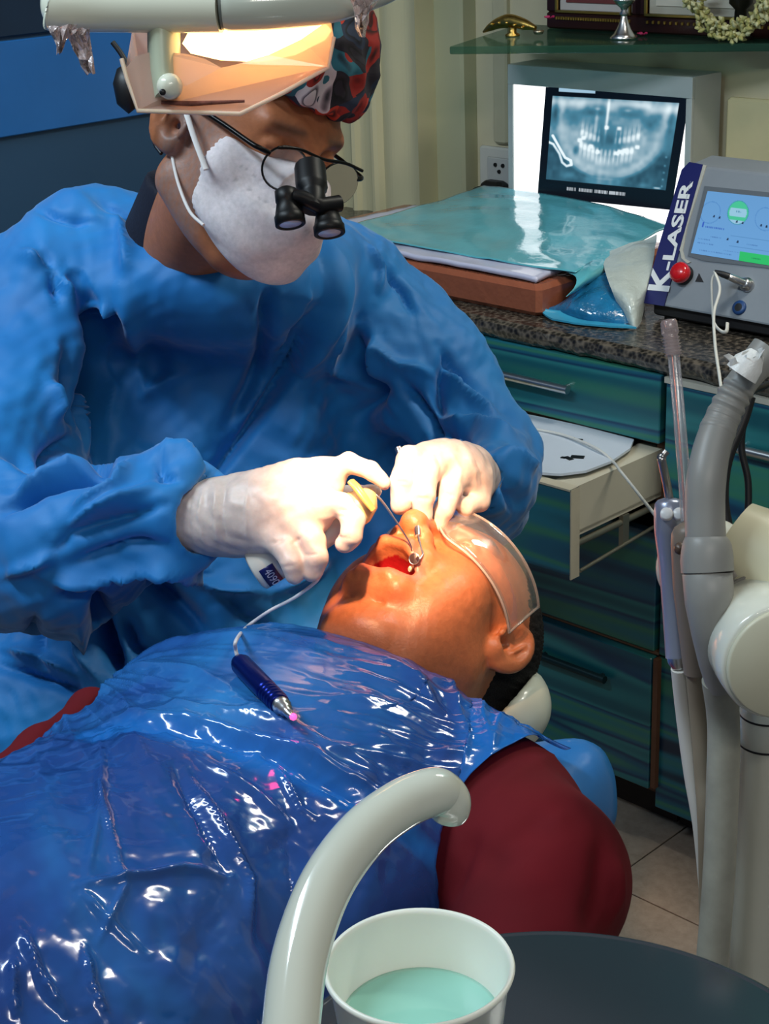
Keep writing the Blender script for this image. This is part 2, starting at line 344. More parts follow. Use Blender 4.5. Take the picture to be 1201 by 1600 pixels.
# worktop
def granite():
    k = NT('speckled granite'); v = k.coord(); vo = k.n('ShaderNodeTexVoronoi'); vo.inputs['Scale'].default_value = 130; k.l(v, vo.inputs[0])
    k.l(k.ramp(vo.outputs['Distance'], [(.1, lin(20, 19, 18)), (.4, lin(44, 41, 37)), (.8, lin(98, 90, 80))]), k.b.inputs['Base Color'])
    k.b.inputs['Roughness'].default_value = .25; k.bump(k.noise(v, 60, 3), .25, .004); return k.m
def worktop():
    Vs = []; ns = 160; prof = [(.598, .846), (.0, .846), (-.012, .846), (-.024, .842), (-.027, .832), (-.022, .822), (-.014, .815), (.0, .813), (.598, .813)]
    rng = np.random.RandomState(3)
    for i in range(ns+1):
        s_ = -1.3+i*2.1/ns
        j = np.interp(s_*25, np.arange(-40, 40), rng.rand(80)) if False else (rng.rand()-.5)
        for k_, (t_, z_) in enumerate(prof):
            dd = j*.004 if 2 <= k_ <= 6 else 0
            Vs.append((s_, t_+dd*(1 if k_ != 4 else .4), z_+(dd*.6 if k_ in (5, 6) else 0)))
    m = len(prof); Fs = [(i*m+k_, (i+1)*m+k_, (i+1)*m+(k_+1) % m, i*m+(k_+1) % m) for i in range(ns) for k_ in range(m)]
    mb = MB(FM); mb.add(Vs, Fs); mb.add(Vs[:m], [tuple(range(m))]); mb.add(Vs[-m:], [tuple(range(m-1, -1, -1))])
    mk('countertop', mb, granite(), None, 'dark speckled granite countertop with a rough front edge over the teal cabinets', 'countertop')
worktop()
# ================= X-ray viewer =================
def lightbox():
    t = thing('light_box', 'grey metal light box glowing white with a dental X-ray clipped on it', 'light box', L(-.53, .55, .846), FROT)
    sl, sr, t0, z0, z1 = -.735, -.312, .50, .848, 1.172
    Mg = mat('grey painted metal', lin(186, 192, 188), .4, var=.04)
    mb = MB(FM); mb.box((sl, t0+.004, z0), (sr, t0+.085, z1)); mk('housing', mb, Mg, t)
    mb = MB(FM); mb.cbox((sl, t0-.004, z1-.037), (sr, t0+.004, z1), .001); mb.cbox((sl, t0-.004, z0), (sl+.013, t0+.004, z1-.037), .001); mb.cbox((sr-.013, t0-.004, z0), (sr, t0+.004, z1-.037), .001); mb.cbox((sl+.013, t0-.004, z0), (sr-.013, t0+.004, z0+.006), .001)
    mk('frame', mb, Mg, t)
    mb = MB(FM); mb.box((sl+.013, t0-.0005, z0+.006), (sr-.013, t0+.003, z1-.037)); mk('diffuser', mb, mat('lit diffuser', (.9, .9, .9, 1), .4, var=0, emit=(1, .98, .98), es=1.5), t)
    # film: painted panoramic radiograph
    nx, ny = 240, 170; a = .0
    u, v = np.meshgrid(np.linspace(0, 1, nx), np.linspace(0, 1, ny))          # v downwards
    X = (u-.055)/.885; Y = (v-.075)/.755                                     # image area
    inside = (X > 0) & (X < 1) & (Y > 0) & (Y < 1)
    rng = np.random.RandomState(5)
    def nz(sc, seed):
        r_ = np.random.RandomState(seed); gx, gy = int(nx/sc)+3, int(ny/sc)+3; gg = r_.rand(gy, gx)
        xi = u*(gx-2); yi = v*(gy-2); x0 = xi.astype(int); y0 = yi.astype(int); fx = xi-x0; fy = yi-y0; fx = fx*fx*(3-2*fx); fy = fy*fy*(3-2*fy)
        return (gg[y0, x0]*(1-fx)+gg[y0, x0+1]*fx)*(1-fy)+(gg[y0+1, x0]*(1-fx)+gg[y0+1, x0+1]*fx)*fy
    def G(cx, cy, sx, sy, p_=2): return np.exp(-(np.abs((X-cx)/sx)**p_+np.abs((Y-cy)/sy)**p_))
    I = .36+.14*nz(24, 1)+.10*nz(7, 2)
    I += .35*np.exp(-((Y-.07)/.07)**2)*(.7+.6*nz(14, 3))
    # jaw arch band
    r1 = np.sqrt(((X-.5)/.40)**2+((Y-.42)/.47)**2)
    I += .20*np.exp(-((r1-.95)/.12)**2)*np.clip((Y-.05)/.3, 0, 1)+.24*np.exp(-((r1-.66)/.20)**2)*np.clip((Y-.1)/.3, 0, 1)
    I -= .26*np.clip((r1-1.04)/.1, 0, 1)*np.clip((Y-.48)/.15, 0, 1)
    for sx_ in (-1, 1):
        I -= .22*G(.5+sx_*.30, .25, .07, .09); I += .22*G(.5+sx_*.415, .22, .03, .17); I -= .25*G(.5+sx_*.15, .13, .10, .07, 4); I += .2*G(.5+sx_*.12, .12, .03, .02)
        I -= .18*G(.5+sx_*.46, .20, .02, .15)
    I += .45*G(.465, .2, .012, .22)+.22*G(.38, .25, .015, .12)-.15*G(.5, .48, .1, .07)
    # teeth
    for row, (yb, sg) in enumerate(((.50, -1), (.585, 1))):
        for i in range(14):
            q = (i-6.5)/6.5; cx = .5+q*.225; cy = yb+.07*q*q*(-1)+(.035 if row else 0)-(.02 if row == 0 else 0)
            miss = (row == 0 and i in (5, 6, 7)) or (row == 1 and i == 13)
            if miss: continue
            big = 1 if abs(q) > .5 else .75
            I += .34*G(cx, cy, .016*big, .040, 3)*(1 if abs(q) > .35 else .6)
            for dx in ((-.006, .006) if abs(q) > .5 else (0,)): I += .14*G(cx+dx, cy+sg*.075, .006, .055, 2)
    for cx, cy in ((.29, .47), (.36, .56), (.42, .62), (.57, .62), (.60, .60), (.64, .58), (.73, .53), (.26, .5), (.47, .33), (.57, .33)): I += .5*G(cx, cy, .018, .022, 3)
    I -= .25*G(.235, .62, .02, .05)
    # clip hook, left
    def stroke(pts, w_):
        out = np.zeros_like(I)
        for (x0, y0), (x1, y1) in zip(pts[:-1], pts[1:]):
            dx, dy = x1-x0, (y1-y0); tt = np.clip(((X-x0)*dx+(Y-y0)*dy)/(dx*dx+dy*dy+1e-9), 0, 1)
            out = np.maximum(out, np.exp(-(((X-x0-tt*dx)**2+((Y-y0-tt*dy)*.75)**2)/w_**2)**2))
        return out
    I += .7*stroke([(0, .55), (.04, .57), (.1, .68), (.13, .78), (.17, .82), (.21, .80), (.2, .75), (.15, .72), (.11, .64), (.03, .47)], .012)
    I += .3*G(.5, .97, .17, .05, 4)+.2*G(.2, .93, .06, .04)+.2*G(.82, .97, .05, .03)
    for y_ in (.62, .72, .8, .88, .96): I += .35*G(.965, y_, .008, .012)
    I += .5*G(.93, .985, .03, .012, 4)
    I = np.clip(I, .03, 1.1)
    lo = np.array(lin(8, 30, 48)[:3]); mid = np.array(lin(74, 132, 156)[:3]); hi = np.array(lin(235, 250, 255)[:3])
    c = np.where(I[..., None] < .5, lo+(mid-lo)*(I[..., None]/.5)**1.3, mid+(hi-mid)*np.clip((I[..., None]-.5)/.5, 0, 1)**1.2)
    blk = np.array([.0015, .003, .006]); c = np.where(inside[..., None], c, blk)
    c = np.where(((v < .03) & (u > .10) & (u < .36))[..., None], np.array([.35, .55, .7]), c)
    # caption under the picture, too small to read: rows of short light strokes
    tx = (v > .885) & (v < .915) & (u > .22) & (u < .66) & ((np.sin(u*900)+np.sin(u*613)) > -.3) & (~((u > .30) & (u < .315))) & (~((u > .42) & (u < .43))) & (~((u > .53) & (u < .54)))
    c = np.where(tx[..., None], np.array([.45, .5, .55]), c)
    # corners in (s,z) at film plane
    tl, tr, br, bl = [S(*q, t0-.002) for q in ((853, 136), (1078, 148), (1049, 328), (840, 307))]
    px_ = (1-v)*((1-u)*tl[0]+u*tr[0])+v*((1-u)*bl[0]+u*br[0]); pz_ = (1-v)*((1-u)*tl[1]+u*tr[1])+v*((1-u)*bl[1]+u*br[1])
    Vf = np.stack([px_, np.full_like(px_, t0-.003), pz_], -1).reshape(-1, 3); R_ = np.array(FM); Vw = Vf@R_[:3, :3].T+R_[:3, 3]
    idx = np.arange(nx*ny).reshape(ny, nx); F = np.stack([idx[:-1, :-1], idx[1:, :-1], idx[1:, 1:], idx[:-1, 1:]], -1).reshape(-1, 4)
    k = NT('x-ray film'); at = k.n('ShaderNodeAttribute', attribute_name='Col'); k.l(at.outputs['Color'], k.b.inputs['Emission Color']); k.b.inputs['Emission Strength'].default_value = 1.0
    k.b.inputs['Base Color'].default_value = (.004, .006, .01, 1); k.b.inputs['Roughness'].default_value = .25
    o = mesh_np('xray_film', Vw, F, k.m, None, loc=tuple(L(-.51, t0-.003, .93)), rotz=FROT, smooth=False, cols=c.reshape(-1, 3))
    so = o.modifiers.new('th', 'SOLIDIFY'); so.thickness = .0006; so.offset = 0
    _tag(o, 'dark panoramic dental X-ray film of a full jaw on the glowing light box', 'X-ray film')
lightbox()
# ================= glass shelf and what stands on it =================
def shelf():
    k = NT('green glass'); b = k.b; b.inputs['Base Color'].default_value = (.02, .09, .06, 1); b.inputs['Roughness'].default_value = .08
    tr = k.n('ShaderNodeBsdfTransparent'); tr.inputs[0].default_value = (.70, .84, .76, 1); mx = k.n('ShaderNodeMixShader'); mx.inputs[0].default_value = .45
    k.l(tr.outputs[0], mx.inputs[1]); k.l(b.outputs[0], mx.inputs[2]); k.l(mx.outputs[0], k.out.inputs[0])
    ps = [ST(700, 73, 1.235), ST(1201, 68, 1.235)]; d = (ps[1][0]-ps[0][0], ps[1][1]-ps[0][1]); e2 = (ps[1][0]+d[0]*.15, ps[1][1]+d[1]*.15)
    mb = MB(FM); mb.prism([(ps[0][0]+.004, ps[0][1]), e2, (e2[0]+.02, .6), (-.79, .6), (ps[0][0]-.002, ps[0][1]+.006)], 1.222, 1.235)
    t = mk('glass_shelf', mb, k.m, None, 'thick green glass shelf on the wall above the light box', 'shelf', bevel=.002)
    # edge strip darker is the glass seen end-on
    Z = 1.2355
    # frames
    def frame(x0, x1, yb, lab, mount, inner):
        a = ST(x0, yb, Z); b_ = ST(x1, yb, Z); s0, s1 = a[0], b_[0]; tt = .57
        s0 = S(x0, yb, tt)[0]; s1 = S(x1, yb, tt)[0]
        f_ = thing('picture_frame', lab, 'picture frame', L((s0+s1)/2, tt, Z), FROT)
        H = .24; bw = .03
        mb = MB(FM)
        for bx in (((s0, tt-.02, Z), (s1, tt, Z+bw)), ((s0, tt-.02, Z+H-bw), (s1, tt, Z+H)), ((s0, tt-.02, Z+bw), (s0+bw*.8, tt, Z+H-bw)), ((s1-bw*.8, tt-.02, Z+bw), (s1, tt, Z+H-bw))): mb.cbox(bx[0], bx[1], .003)
        mk('moulding', mb, mat('dark wood', lin(46, 22, 18), .3), f_)
        mb = MB(FM); e_ = .004
        for bx in (((s0+bw*.8, tt-.023, Z+bw), (s1-bw*.8, tt-.018, Z+bw+e_)), ((s0+bw*.8, tt-.023, Z+bw), (s0+bw*.8+e_, tt-.018, Z+H-bw)), ((s1-bw*.8-e_, tt-.023, Z+bw), (s1-bw*.8, tt-.018, Z+H-bw))): mb.box(*bx)
        for i in range(30):
            q = s0+bw*.8+(s1-s0-bw*1.6)*(i+.5)/30; mb.cbox((q-.002, tt-.024, Z+bw*.55), (q+.002, tt-.018, Z+bw*.75), .001)
        mk('gilt_beading', mb, mat('gilt', (.55, .36, .08, 1), .35, .9), f_)
        mb = MB(FM); mb.box((s0+bw*.8+e_, tt-.012, Z+bw+e_), (s1-bw*.8-e_, tt-.008, Z+H-bw)); mk('mount', mb, mat(lab[:6]+' mount', mount, .6), f_)
        mb = MB(FM); mb.box((s0+bw*.8+.02, tt-.015, Z+bw+.018), (s1-bw*.8-.02, tt-.012, Z+H-bw-.02)); mk('print', mb, mat(lab[:6]+' print', inner, .5), f_)
    frame(863, 1012, 47, 'dark wooden picture frame with pale mount, the left one on the glass shelf', lin(206, 200, 196), lin(120, 60, 60))
    frame(1000, 1330, 47, 'wide dark picture frame with a gilt edge at the right end of the glass shelf', lin(196, 192, 176), lin(225, 218, 200))
    # brass lamp
    c = PZ(800, 55, Z); cs, ct = ST(800, 56, Z); q = lambda ds, dt, dz: (cs+ds, ct+dt, Z+dz)
    t = thing('brass_oil_lamp', 'long low brass oil lamp with a pink flower at the left of the glass shelf', 'oil lamp', L(cs, ct, Z), FROT)
    Mb = mat('brass', (.62, .40, .10, 1), .3, 1, var=.15, vs_=80, bump=.5, bs=180)
    mb = MB(FM); mb.tube(spline([q(-.07, 0, .004), q(-.055, 0, .012), q(-.03, 0, .022), q(0, 0, .026), q(.03, 0, .021), q(.055, 0, .016)], 6), list(np.interp(range(31), [0, 8, 16, 24, 30], [.002, .008, .013, .010, .004])), 12); mk('body', mb, Mb, t)
    mb = MB(FM); mb.lathe([(.013, 0), (.014, .003), (.007, .007), (.008, .016)], q(.005, -.005, 0), n=20); mk('foot', mb, Mb, t)
    for i in range(5):
        mb = MB(FM); a = q(-.04+i*.018, -.011, .02+.004*math.sin(i)); mb.lathe([(0, -.003), (.003, -.002), (.004, 0), (.003, .002), (0, .003)], a, n=8); mk('knob', mb, Mb, t)
    mb = MB(FM); mb.lathe([(.0, 0), (.008, .002), (.010, .008), (.004, .009)], q(.062, 0, .004), n=14); mk('wick_cup', mb, mat('worn brass', (.5, .42, .28, 1), .35, 1), t)
    M_pet = mat('pink petal', lin(190, 40, 96), .6)
    def petals(x, y, dz, lab):
        s_, t_ = ST(x, y, Z); mb = MB(FM)
        for i in range(5):
            a = i*1.257; mb.tube([(s_, t_, Z+dz), (s_+.009*math.cos(a), t_+.009*math.sin(a), Z+dz+.004)], [.002, .004], 6, flat=.4)
        mk('flower', mb, M_pet, None, lab, 'flower')
    petals(858, 56, .030, 'pink flower lying on the brass oil lamp'); petals(1003, 56, .001, 'pink flower lying on the glass shelf by the silver lamp stand')
    # silver lamp stand
    s_, t_ = ST(974, 60, Z); t = thing('silver_lamp_stand', 'small silver stand with a flared foot in front of the framed picture', 'lamp stand', L(s_, t_, Z), FROT)
    Ms = mat('silver', (.75, .74, .72, 1), .25, 1, var=.12, vs_=60)
    mb = MB(FM); mb.lathe([(.024, 0), (.025, .002), (.018, .008), (.012, .018), (.007, .03), (.005, .038)], (s_, t_, Z), n=28); mk('foot', mb, Ms, t)
    mb = MB(FM); mb.lathe([(.005, .038), (.009, .042), (.005, .047), (.007, .052), (.014, .058), (.019, .064), (.020, .068), (.008, .068), (.006, .09)], (s_, t_, Z), n=28); mk('bowl', mb, Ms, t)
    # dark figure foot + garland
    s_, t_ = ST(1155, 62, Z); mb = MB(FM); mb.lathe([(.022, 0), (.022, .004), (.012, .012), (.010, .05), (.02, .06), (.022, .12), (.0, .14)], (s_, t_, Z), n=20); mk('dark_stand', mb, mat('dark bronze', lin(34, 34, 28), .4, .5), None, 'small dark stand wearing a flower garland on the glass shelf', 'stand')
    rng = random.Random(4); mb = MB(FM)
    t = thing('flower_garland', 'garland of cream jasmine buds hung on the small dark stand', 'garland', L(s_, t_-.03, Z+.02), FROT)
    Mj = [mat('jasmine %d' % i, c_, .6, bump=.2, bs=200) for i, c_ in enumerate((lin(198, 192, 130), lin(176, 172, 104), lin(214, 210, 160)))]
    mbs = [MB(FM) for _ in Mj]
    for i in range(300):
        a = PI+(i/300)*PI+rng.uniform(-.05, .05); r_ = .075+rng.uniform(-.014, .014)
        c_ = np.array((s_+r_*math.cos(a)+.0, t_-.035+rng.uniform(-.012, .012), Z+.088+r_*math.sin(a)*.95)); d_ = V3(rng.uniform(-1, 1), rng.uniform(-1, .3), rng.uniform(-1, 1)); d_ /= np.linalg.norm(d_)
        mbs[i % 3].tube([c_, c_+d_*.006, c_+d_*.012], [.002, .0045, .001], 6)
    for m_, b_ in zip(Mj, mbs): mk('buds', b_, m_, t, kind='stuff')
shelf()
# ================= on the counter: wrapped tray, films, bag =================
def countertop_items():
    z = .8465
    Mc = mat('brown wrapped cardboard', lin(150, 86, 62), .25, var=.10, vs_=10, bump=.5, bs=16, coat=.3, bd=.01)
    t = thing('wrapped_box', 'wide low brown box in clear wrap on the counter left of the light box', 'box', L(-.6, .2, z), FROT)
    mb = MB(FM); mb.cbox((-.93, .03, z), (-.275, .41, z+.052), .008); mk('body', mb, Mc, t)
    # wrinkled clear wrap
    def sheet(name, corners, m, parent, lab=None, cat=None, nu=60, nv=40, amp=.003, seed=1, th=.0006, sag=None, frq=22, grp=None):
        u, v = np.meshgrid(np.linspace(0, 1, nu), np.linspace(0, 1, nv)); c = [np.array(q, float) for q in corners]
        W = ((1-u)*(1-v))[..., None]*c[0]+(u*(1-v))[..., None]*c[1]+(u*v)[..., None]*c[2]+((1-u)*v)[..., None]*c[3]
        r_ = np.random.RandomState(seed); h = 0
        for i in range(7):
            an = r_.rand()*PI; f_ = frq*(.6+r_.rand()*1.2); ph = r_.rand()*9
            w_ = np.sin(W[..., 0]*f_*.7+ph)*.5+np.sin(W[..., 1]*f_*.6+ph*2)*.5
            q = (W[..., 0]*math.cos(an)+W[..., 1]*math.sin(an))*f_+w_*1.2+ph; h = h+np.abs((q % 2)-1)/(1+.3*i)
        h = (h-h.mean())*amp
        if sag is not None: h = h+sag(u, v)
        W[..., 2] += h
        idx = np.arange(nu*nv).reshape(nv, nu); F = np.stack([idx[:-1, :-1], idx[:-1, 1:], idx[1:, 1:], idx[1:, :-1]], -1).reshape(-1, 4)
        R_ = np.array(FM); Vw = W.reshape(-1, 3)@R_[:3, :3].T+R_[:3, 3]
        o = mesh_np(name, Vw, F, m, parent, None, FROT)
        so = o.modifiers.new('th', 'SOLIDIFY'); so.thickness = th; so.offset = 1
        return _tag(o, lab, cat, grp)
    zt = z+.054
    sheet('wrapped_paper_pack', [(-.88, .045, zt+.002), (-.29, .04, zt+.002), (-.33, .33, zt+.002), (-.86, .36, zt+.002)], mat('lilac white paper', lin(196, 198, 222), .35, coat=.4, var=.02), None, 'flat pack of pale lilac paper on top of the brown box', 'paper pack', amp=.0012, th=.008)
    mS = mat('aqua plastic pouch film', lin(92, 178, 192), .13, var=.08, vs_=9, coat=.5, bump=.25, bs=26, bd=.006)
    sheet('pouch_sheet', [(-.80, .075, zt+.014), (-.245, .085, zt+.013), (-.31, .44, zt+.020), (-.80, .50, zt+.03)], mS, None, 'glossy aqua plastic pouch spread over the paper pack in front of the light box', 'plastic pouch', amp=.0022, nu=90, nv=60, frq=14, th=.0015, sag=lambda u, v: .012*np.sin(u*3)*v)
    # crumpled end of the pouch and blue bag
    mB = mat('blue tinted plastic bag', lin(30, 112, 158), .15, var=.25, vs_=30, coat=.6, bump=.6, bs=40, bd=.01)
    def crumple(name, ctr, rad, m, lab, cat, seed, sq=1.0, amp=.25, n=28):
        r_ = np.random.RandomState(seed); th_ = np.linspace(0, 2*PI, n*2, endpoint=False); ph = np.linspace(0, PI, n)
        T, Pp = np.meshgrid(th_, ph); D = np.stack([np.sin(Pp)*np.cos(T), np.sin(Pp)*np.sin(T), np.cos(Pp)], -1); h = np.ones_like(T)
        for i in range(14):
            d = r_.randn(3); d /= np.linalg.norm(d); h += amp*(np.abs(((D@d)*(1.5+r_.rand()*3)+r_.rand()*5) % 2-1)-.5)/(1+.15*i)
        W = D*h[..., None]*np.array(rad)+np.array(ctr); W[..., 2] = np.maximum(W[..., 2], z+.001)
        idx = np.arange(n*2*n).reshape(n, n*2); nx_ = np.roll(idx, -1, 1); F = np.stack([idx[:-1], nx_[:-1], nx_[1:], idx[1:]], -1).reshape(-1, 4)
        R_ = np.array(FM); Vw = W.reshape(-1, 3)@R_[:3, :3].T+R_[:3, 3]
        return _tag(mesh_np(name, Vw, F[:, ::-1].copy(), m, None, None, FROT, smooth=False), lab, cat)
    s_, t_ = ST(960, 470, z+.02)
    # pale bag: leaning wedge between box and laser unit
    mW = mat('frosted pale plastic bag', lin(186, 196, 190), .3, var=.08, vs_=14, coat=.3, bump=.5, bs=30, bd=.01)
    def quadmesh(name, pts, m, lab, cat, amp=.004, seed=2, n=26, th=.001):
        """bilinear patch through a 3x3 net of room points"""
        N = np.array(pts, float); u, v = np.meshgrid(np.linspace(0, 2, n), np.linspace(0, 2, n))
        def bs(x): return np.stack([(1-x)*(2-x)/2, x*(2-x), x*(x-1)/2], -1)
        W = np.einsum('ijr,ijc,rck->ijk', bs(v), bs(u), N)
        r_ = np.random.RandomState(seed); h = 0
        for i in range(8):
            d = r_.randn(3); d /= np.linalg.norm(d); f_ = 18+r_.rand()*40; h = h+np.abs(((W@d)*f_+r_.rand()*7) % 2-1)/(1+.2*i)
        nr = np.cross(N[0, 2]-N[0, 0], N[2, 0]-N[0, 0]); nr /= np.linalg.norm(nr); W = W+nr*((h-h.mean())*amp)[..., None]
        idx = np.arange(n*n).reshape(n, n); F = np.stack([idx[:-1, :-1], idx[:-1, 1:], idx[1:, 1:], idx[1:, :-1]], -1).reshape(-1, 4)
        W = W.reshape(-1, 3); W[:, 2] = np.maximum(W[:, 2], z+.001)
        o = mesh_np(name, W, F, m, None, smooth=False); so = o.modifiers.new('th', 'SOLIDIFY'); so.thickness = th; so.offset = 0
        return _tag(o, lab, cat)
    pt = lambda x, y, zz: PZ(x, y, zz)
    quadmesh('plastic_bag', [[pt(940, 395, .915), pt(985, 382, .93), pt(1026, 368, .94)], [pt(950, 440, .905), pt(988, 435, .91), pt(1018, 425, .915)], [pt(975, 495, .853), pt(994, 512, .848), pt(1006, 480, .850)]], mW, 'crumpled frosted white plastic bag between the brown box and the laser unit', 'plastic bag', .004)
    quadmesh('blue_pouch', [[pt(905, 440, .885), pt(930, 425, .90), pt(958, 412, .91)], [pt(880, 470, .868), pt(925, 465, .885), pt(965, 455, .89)], [pt(848, 484, .853), pt(920, 503, .850), pt(994, 508, .849)]], mB, 'dark blue crumpled plastic pouch hanging over the counter edge beside the brown box', 'plastic pouch', .003, 4)
    quadmesh('aqua_pouch_end', [[pt(885, 425, .912), pt(920, 408, .916), pt(950, 392, .92)], [pt(900, 440, .905), pt(930, 425, .912), pt(955, 410, .912)], [pt(885, 462, .89), pt(925, 440, .895), pt(950, 425, .895)]], mS, 'crumpled aqua end of the plastic pouch folded over the corner of the box', 'plastic pouch', .004, 7)
    o = quadmesh('pouch_lip', [[pt(848, 482, .858), pt(890, 488, .858), pt(940, 493, .856)], [pt(846, 488, .853), pt(900, 497, .853), pt(960, 502, .852)], [pt(862, 499, .850), pt(920, 508, .850), pt(994, 513, .849)]], mat('aqua film edge', lin(60, 160, 196), .2, coat=.5), 'bright aqua sealed lip of the dark blue pouch at the counter edge', 'plastic pouch', .001, 8, th=.003)
countertop_items()
# ================= laser console =================
def textmesh(body, size, offset=0, space=1.0, shear=0):
    cu = bpy.data.curves.new('lettering', 'FONT'); cu.body = body; cu.size = size; cu.offset = offset; cu.space_character = space; cu.shear = shear
    cu.resolution_u = 3
    ob = bpy.data.objects.new('lettering', cu); COL.objects.link(ob); bpy.context.view_layer.update()
    me = ob.to_mesh(); V = np.array([v.co[:] for v in me.vertices]); F = [tuple(p_.vertices) for p_ in me.polygons]
    ob.to_mesh_clear(); bpy.data.objects.remove(ob); bpy.data.curves.remove(cu); return V, F
def lettering(name, body, o, ex, ey, h, m, parent, width=None, off=0, label=None, nrm=None, lift=.0006):
    """body written from point o along ex with letter tops towards ey; h = letter height, width stretches"""
    V, F = textmesh(body, 1.0, off); V = V-V.min(0)
    V = V/V.max(0)[1]; W = V[:, 0].max(); sx = (width/W) if width else h
    ex = ex/np.linalg.norm(ex); ey = ey-(ey@ex)*ex; ey /= np.linalg.norm(ey); nr = nrm if nrm is not None else np.cross(ex, ey)
    Vw = np.array(o)+V[:, :1]*sx*ex+V[:, 1:2]*h*ey+nr*lift
    ob = mesh_np(name, Vw, F, m, parent, smooth=False); return _tag(ob, label)
def laser_unit():
    zb = .872; pb = ST(1008, 474, zb)
    t_ = pb[1]
    for _ in range(60):
        if S(1075, 257, t_)[0] > pb[0]: t_ += .002
    zt = S(1075, 257, t_)[1]; s0 = pb[0]; s1 = s0+.33; tb = pb[1]
    pl_o = L(s0, tb, zb); ez = L(s0, t_, zt)-pl_o; H = np.linalg.norm(ez); ez /= H; nr = np.cross(EE, ez); nr = nr if nr@(CAM-pl_o) > 0 else -nr
    def PP(x, y, lift=0):
        q = ray(x, y); k = ((pl_o-CAM)@nr)/(q@nr); return CAM+k*q+nr*lift
    Mg = mat('console grey', lin(128, 136, 144), .4, var=.04, vs_=20); Md = mat('console dark base', lin(34, 34, 36), .5)
    t = thing('laser_console', 'grey laser therapy console with a blue touch screen and a red stop button', 'medical console', L(s0+.16, tb+.14, .846), FROT)
    mb = MB(FM); prof = [(tb, zb), (t_, zt), (t_+.06, zt+.006), (t_+.17, zt-.03), (t_+.18, zb)]
    vs_ = [(s0, a, b) for a, b in prof]+[(s1, a, b) for a, b in prof]; n = len(prof)
    mb.add(vs_, [tuple(range(n)), tuple(range(2*n-1, n-1, -1))]+[(i, i+n, (i+1) % n+n, (i+1) % n) for i in range(n)]); mk('housing', mb, Mg, t, bevel=.004)
    mb = MB(FM); mb.cbox((s0+.006, tb+.012, .852), (s1, t_+.17, zb), .003); mk('base', mb, Md, t)
    mb = MB(FM)
    for a, b in ((s0+.03, tb+.03), (s1-.04, tb+.03), (s0+.03, tb+.2)): mb.lathe([(.012, .846), (.010, .853)], (a, b, 0), n=14)
    mk('foot', mb, M_black, t, kind='stuff')
    def plate(name, pts, m, lift, th, label=None, par=None, b=0):
        mb = MB(); mb.slab([PP(x, y, lift) for x, y in pts], nr, th); return mk(name, mb, m, par or t, label=label, bevel=b)
    plate('side_band', [(1006, 474), (1038, 479), (1099, 258), (1078, 254), (1066, 266), (1031, 382)], mat('navy plastic band', lin(22, 26, 92), .3, coat=.4, var=.04), 0, .003, 'navy band with white lettering')
    band = t.children[-1]
    plate('edge_rail', [(1041, 400), (1099, 258), (1104, 259), (1074, 355), (1067, 392), (1070, 404), (1080, 410), (1074, 412), (1065, 404), (1063, 392)], mat('pale edge', lin(176, 176, 166), .4), .0, .002)
    plate('bezel_rim', [(1101, 291), (1212, 302), (1206, 420), (1100, 408), (1075, 400)], mat('bezel', lin(92, 100, 108), .35), 0, .0015)
    M_w = mat('white print', lin(222, 226, 228), .4, var=0)
    a, b = PP(1036, 448), PP(1049, 410); d = PP(1083, 283)-PP(1041, 452); up = PP(1014, 446)-PP(1036, 452)
    o_ = PP(1037, 456); ex = d/np.linalg.norm(d); upn = up-(up@ex)*ex; upn /= np.linalg.norm(upn)
    lettering('letter_k', 'K', PP(1046, 457, .003), d, upn, np.linalg.norm(PP(1013, 449)-PP(1045, 456)), M_w, t, width=np.linalg.norm(PP(1052, 413)-PP(1042, 452)), off=.03, nrm=nr)
    lettering('lettering', '-LASER', PP(1050, 424, .003), d, upn, np.linalg.norm(PP(1061, 290)-PP(1079, 296))*.92, M_w, t, width=np.linalg.norm(PP(1083, 284)-PP(1050, 424)), off=.03, nrm=nr)
    lettering('small_lettering', 'performance', PP(1063, 362, .003), d, upn, .0045, mat('dim print', lin(110, 116, 150), .4, var=0), t, width=np.linalg.norm(PP(1085, 284)-PP(1063, 362)), nrm=nr)
    # screen painted cell by cell
    nx, ny = 150, 110; u, v = np.meshgrid(np.linspace(0, 1, nx), np.linspace(0, 1, ny))
    c = np.array(lin(104, 160, 214)[:3])*(1+.08*(v-.5))[..., None]; c = np.broadcast_to(c, u.shape+(3,)).copy()
    def put(msk, col): c[msk] = lin(*col)[:3]
    r = lambda cx, cy, k=1.25: np.sqrt(((u-cx)*k)**2+(v-cy)**2)
    gc = r(.50, .28); put(np.abs(r(.12, .33)-.17) < .006, (84, 140, 200)); put(np.abs(r(.88, .33)-.17) < .006, (84, 140, 200))
    put(gc < .18, (70, 196, 150)); put((gc < .15) & (v > .22) & (v < .34), (150, 200, 224)); put((gc < .18) & (v > .40), (150, 196, 226)); put(np.abs(gc-.18) < .006, (60, 150, 170))
    for x_, y_ in ((.18, .38), (.26, .39), (.50, .42), (.58, .43), (.83, .43), (.90, .44), (.42, .70), (.55, .72)): put(((u-x_)*1.6+(v-y_)*.6 > -.012) & (np.abs(u-x_) < .014) & (np.abs(v-y_) < .018), (22, 40, 70))
    put((np.abs(v-.56) < .012) & (u > .1) & (u < .36) & (np.sin(u*260) > -.4), (64, 110, 190)); put((np.abs(u-.06) < .012) & (np.abs(v-.53) < .04), (50, 90, 190))
    for y_ in (.64, .8): put((np.abs(v-y_) < .004) & (u > .45), (84, 138, 190))
    for y_, x0, x1 in ((.70, .2, .34), (.76, .03, .2), (.82, .05, .25), (.88, .4, .6), (.93, .1, .5), (.74, .66, .82)): put((np.abs(v-y_) < .008) & (u > x0) & (u < x1) & (np.sin(u*300+y_*50) > .1), (74, 122, 180))
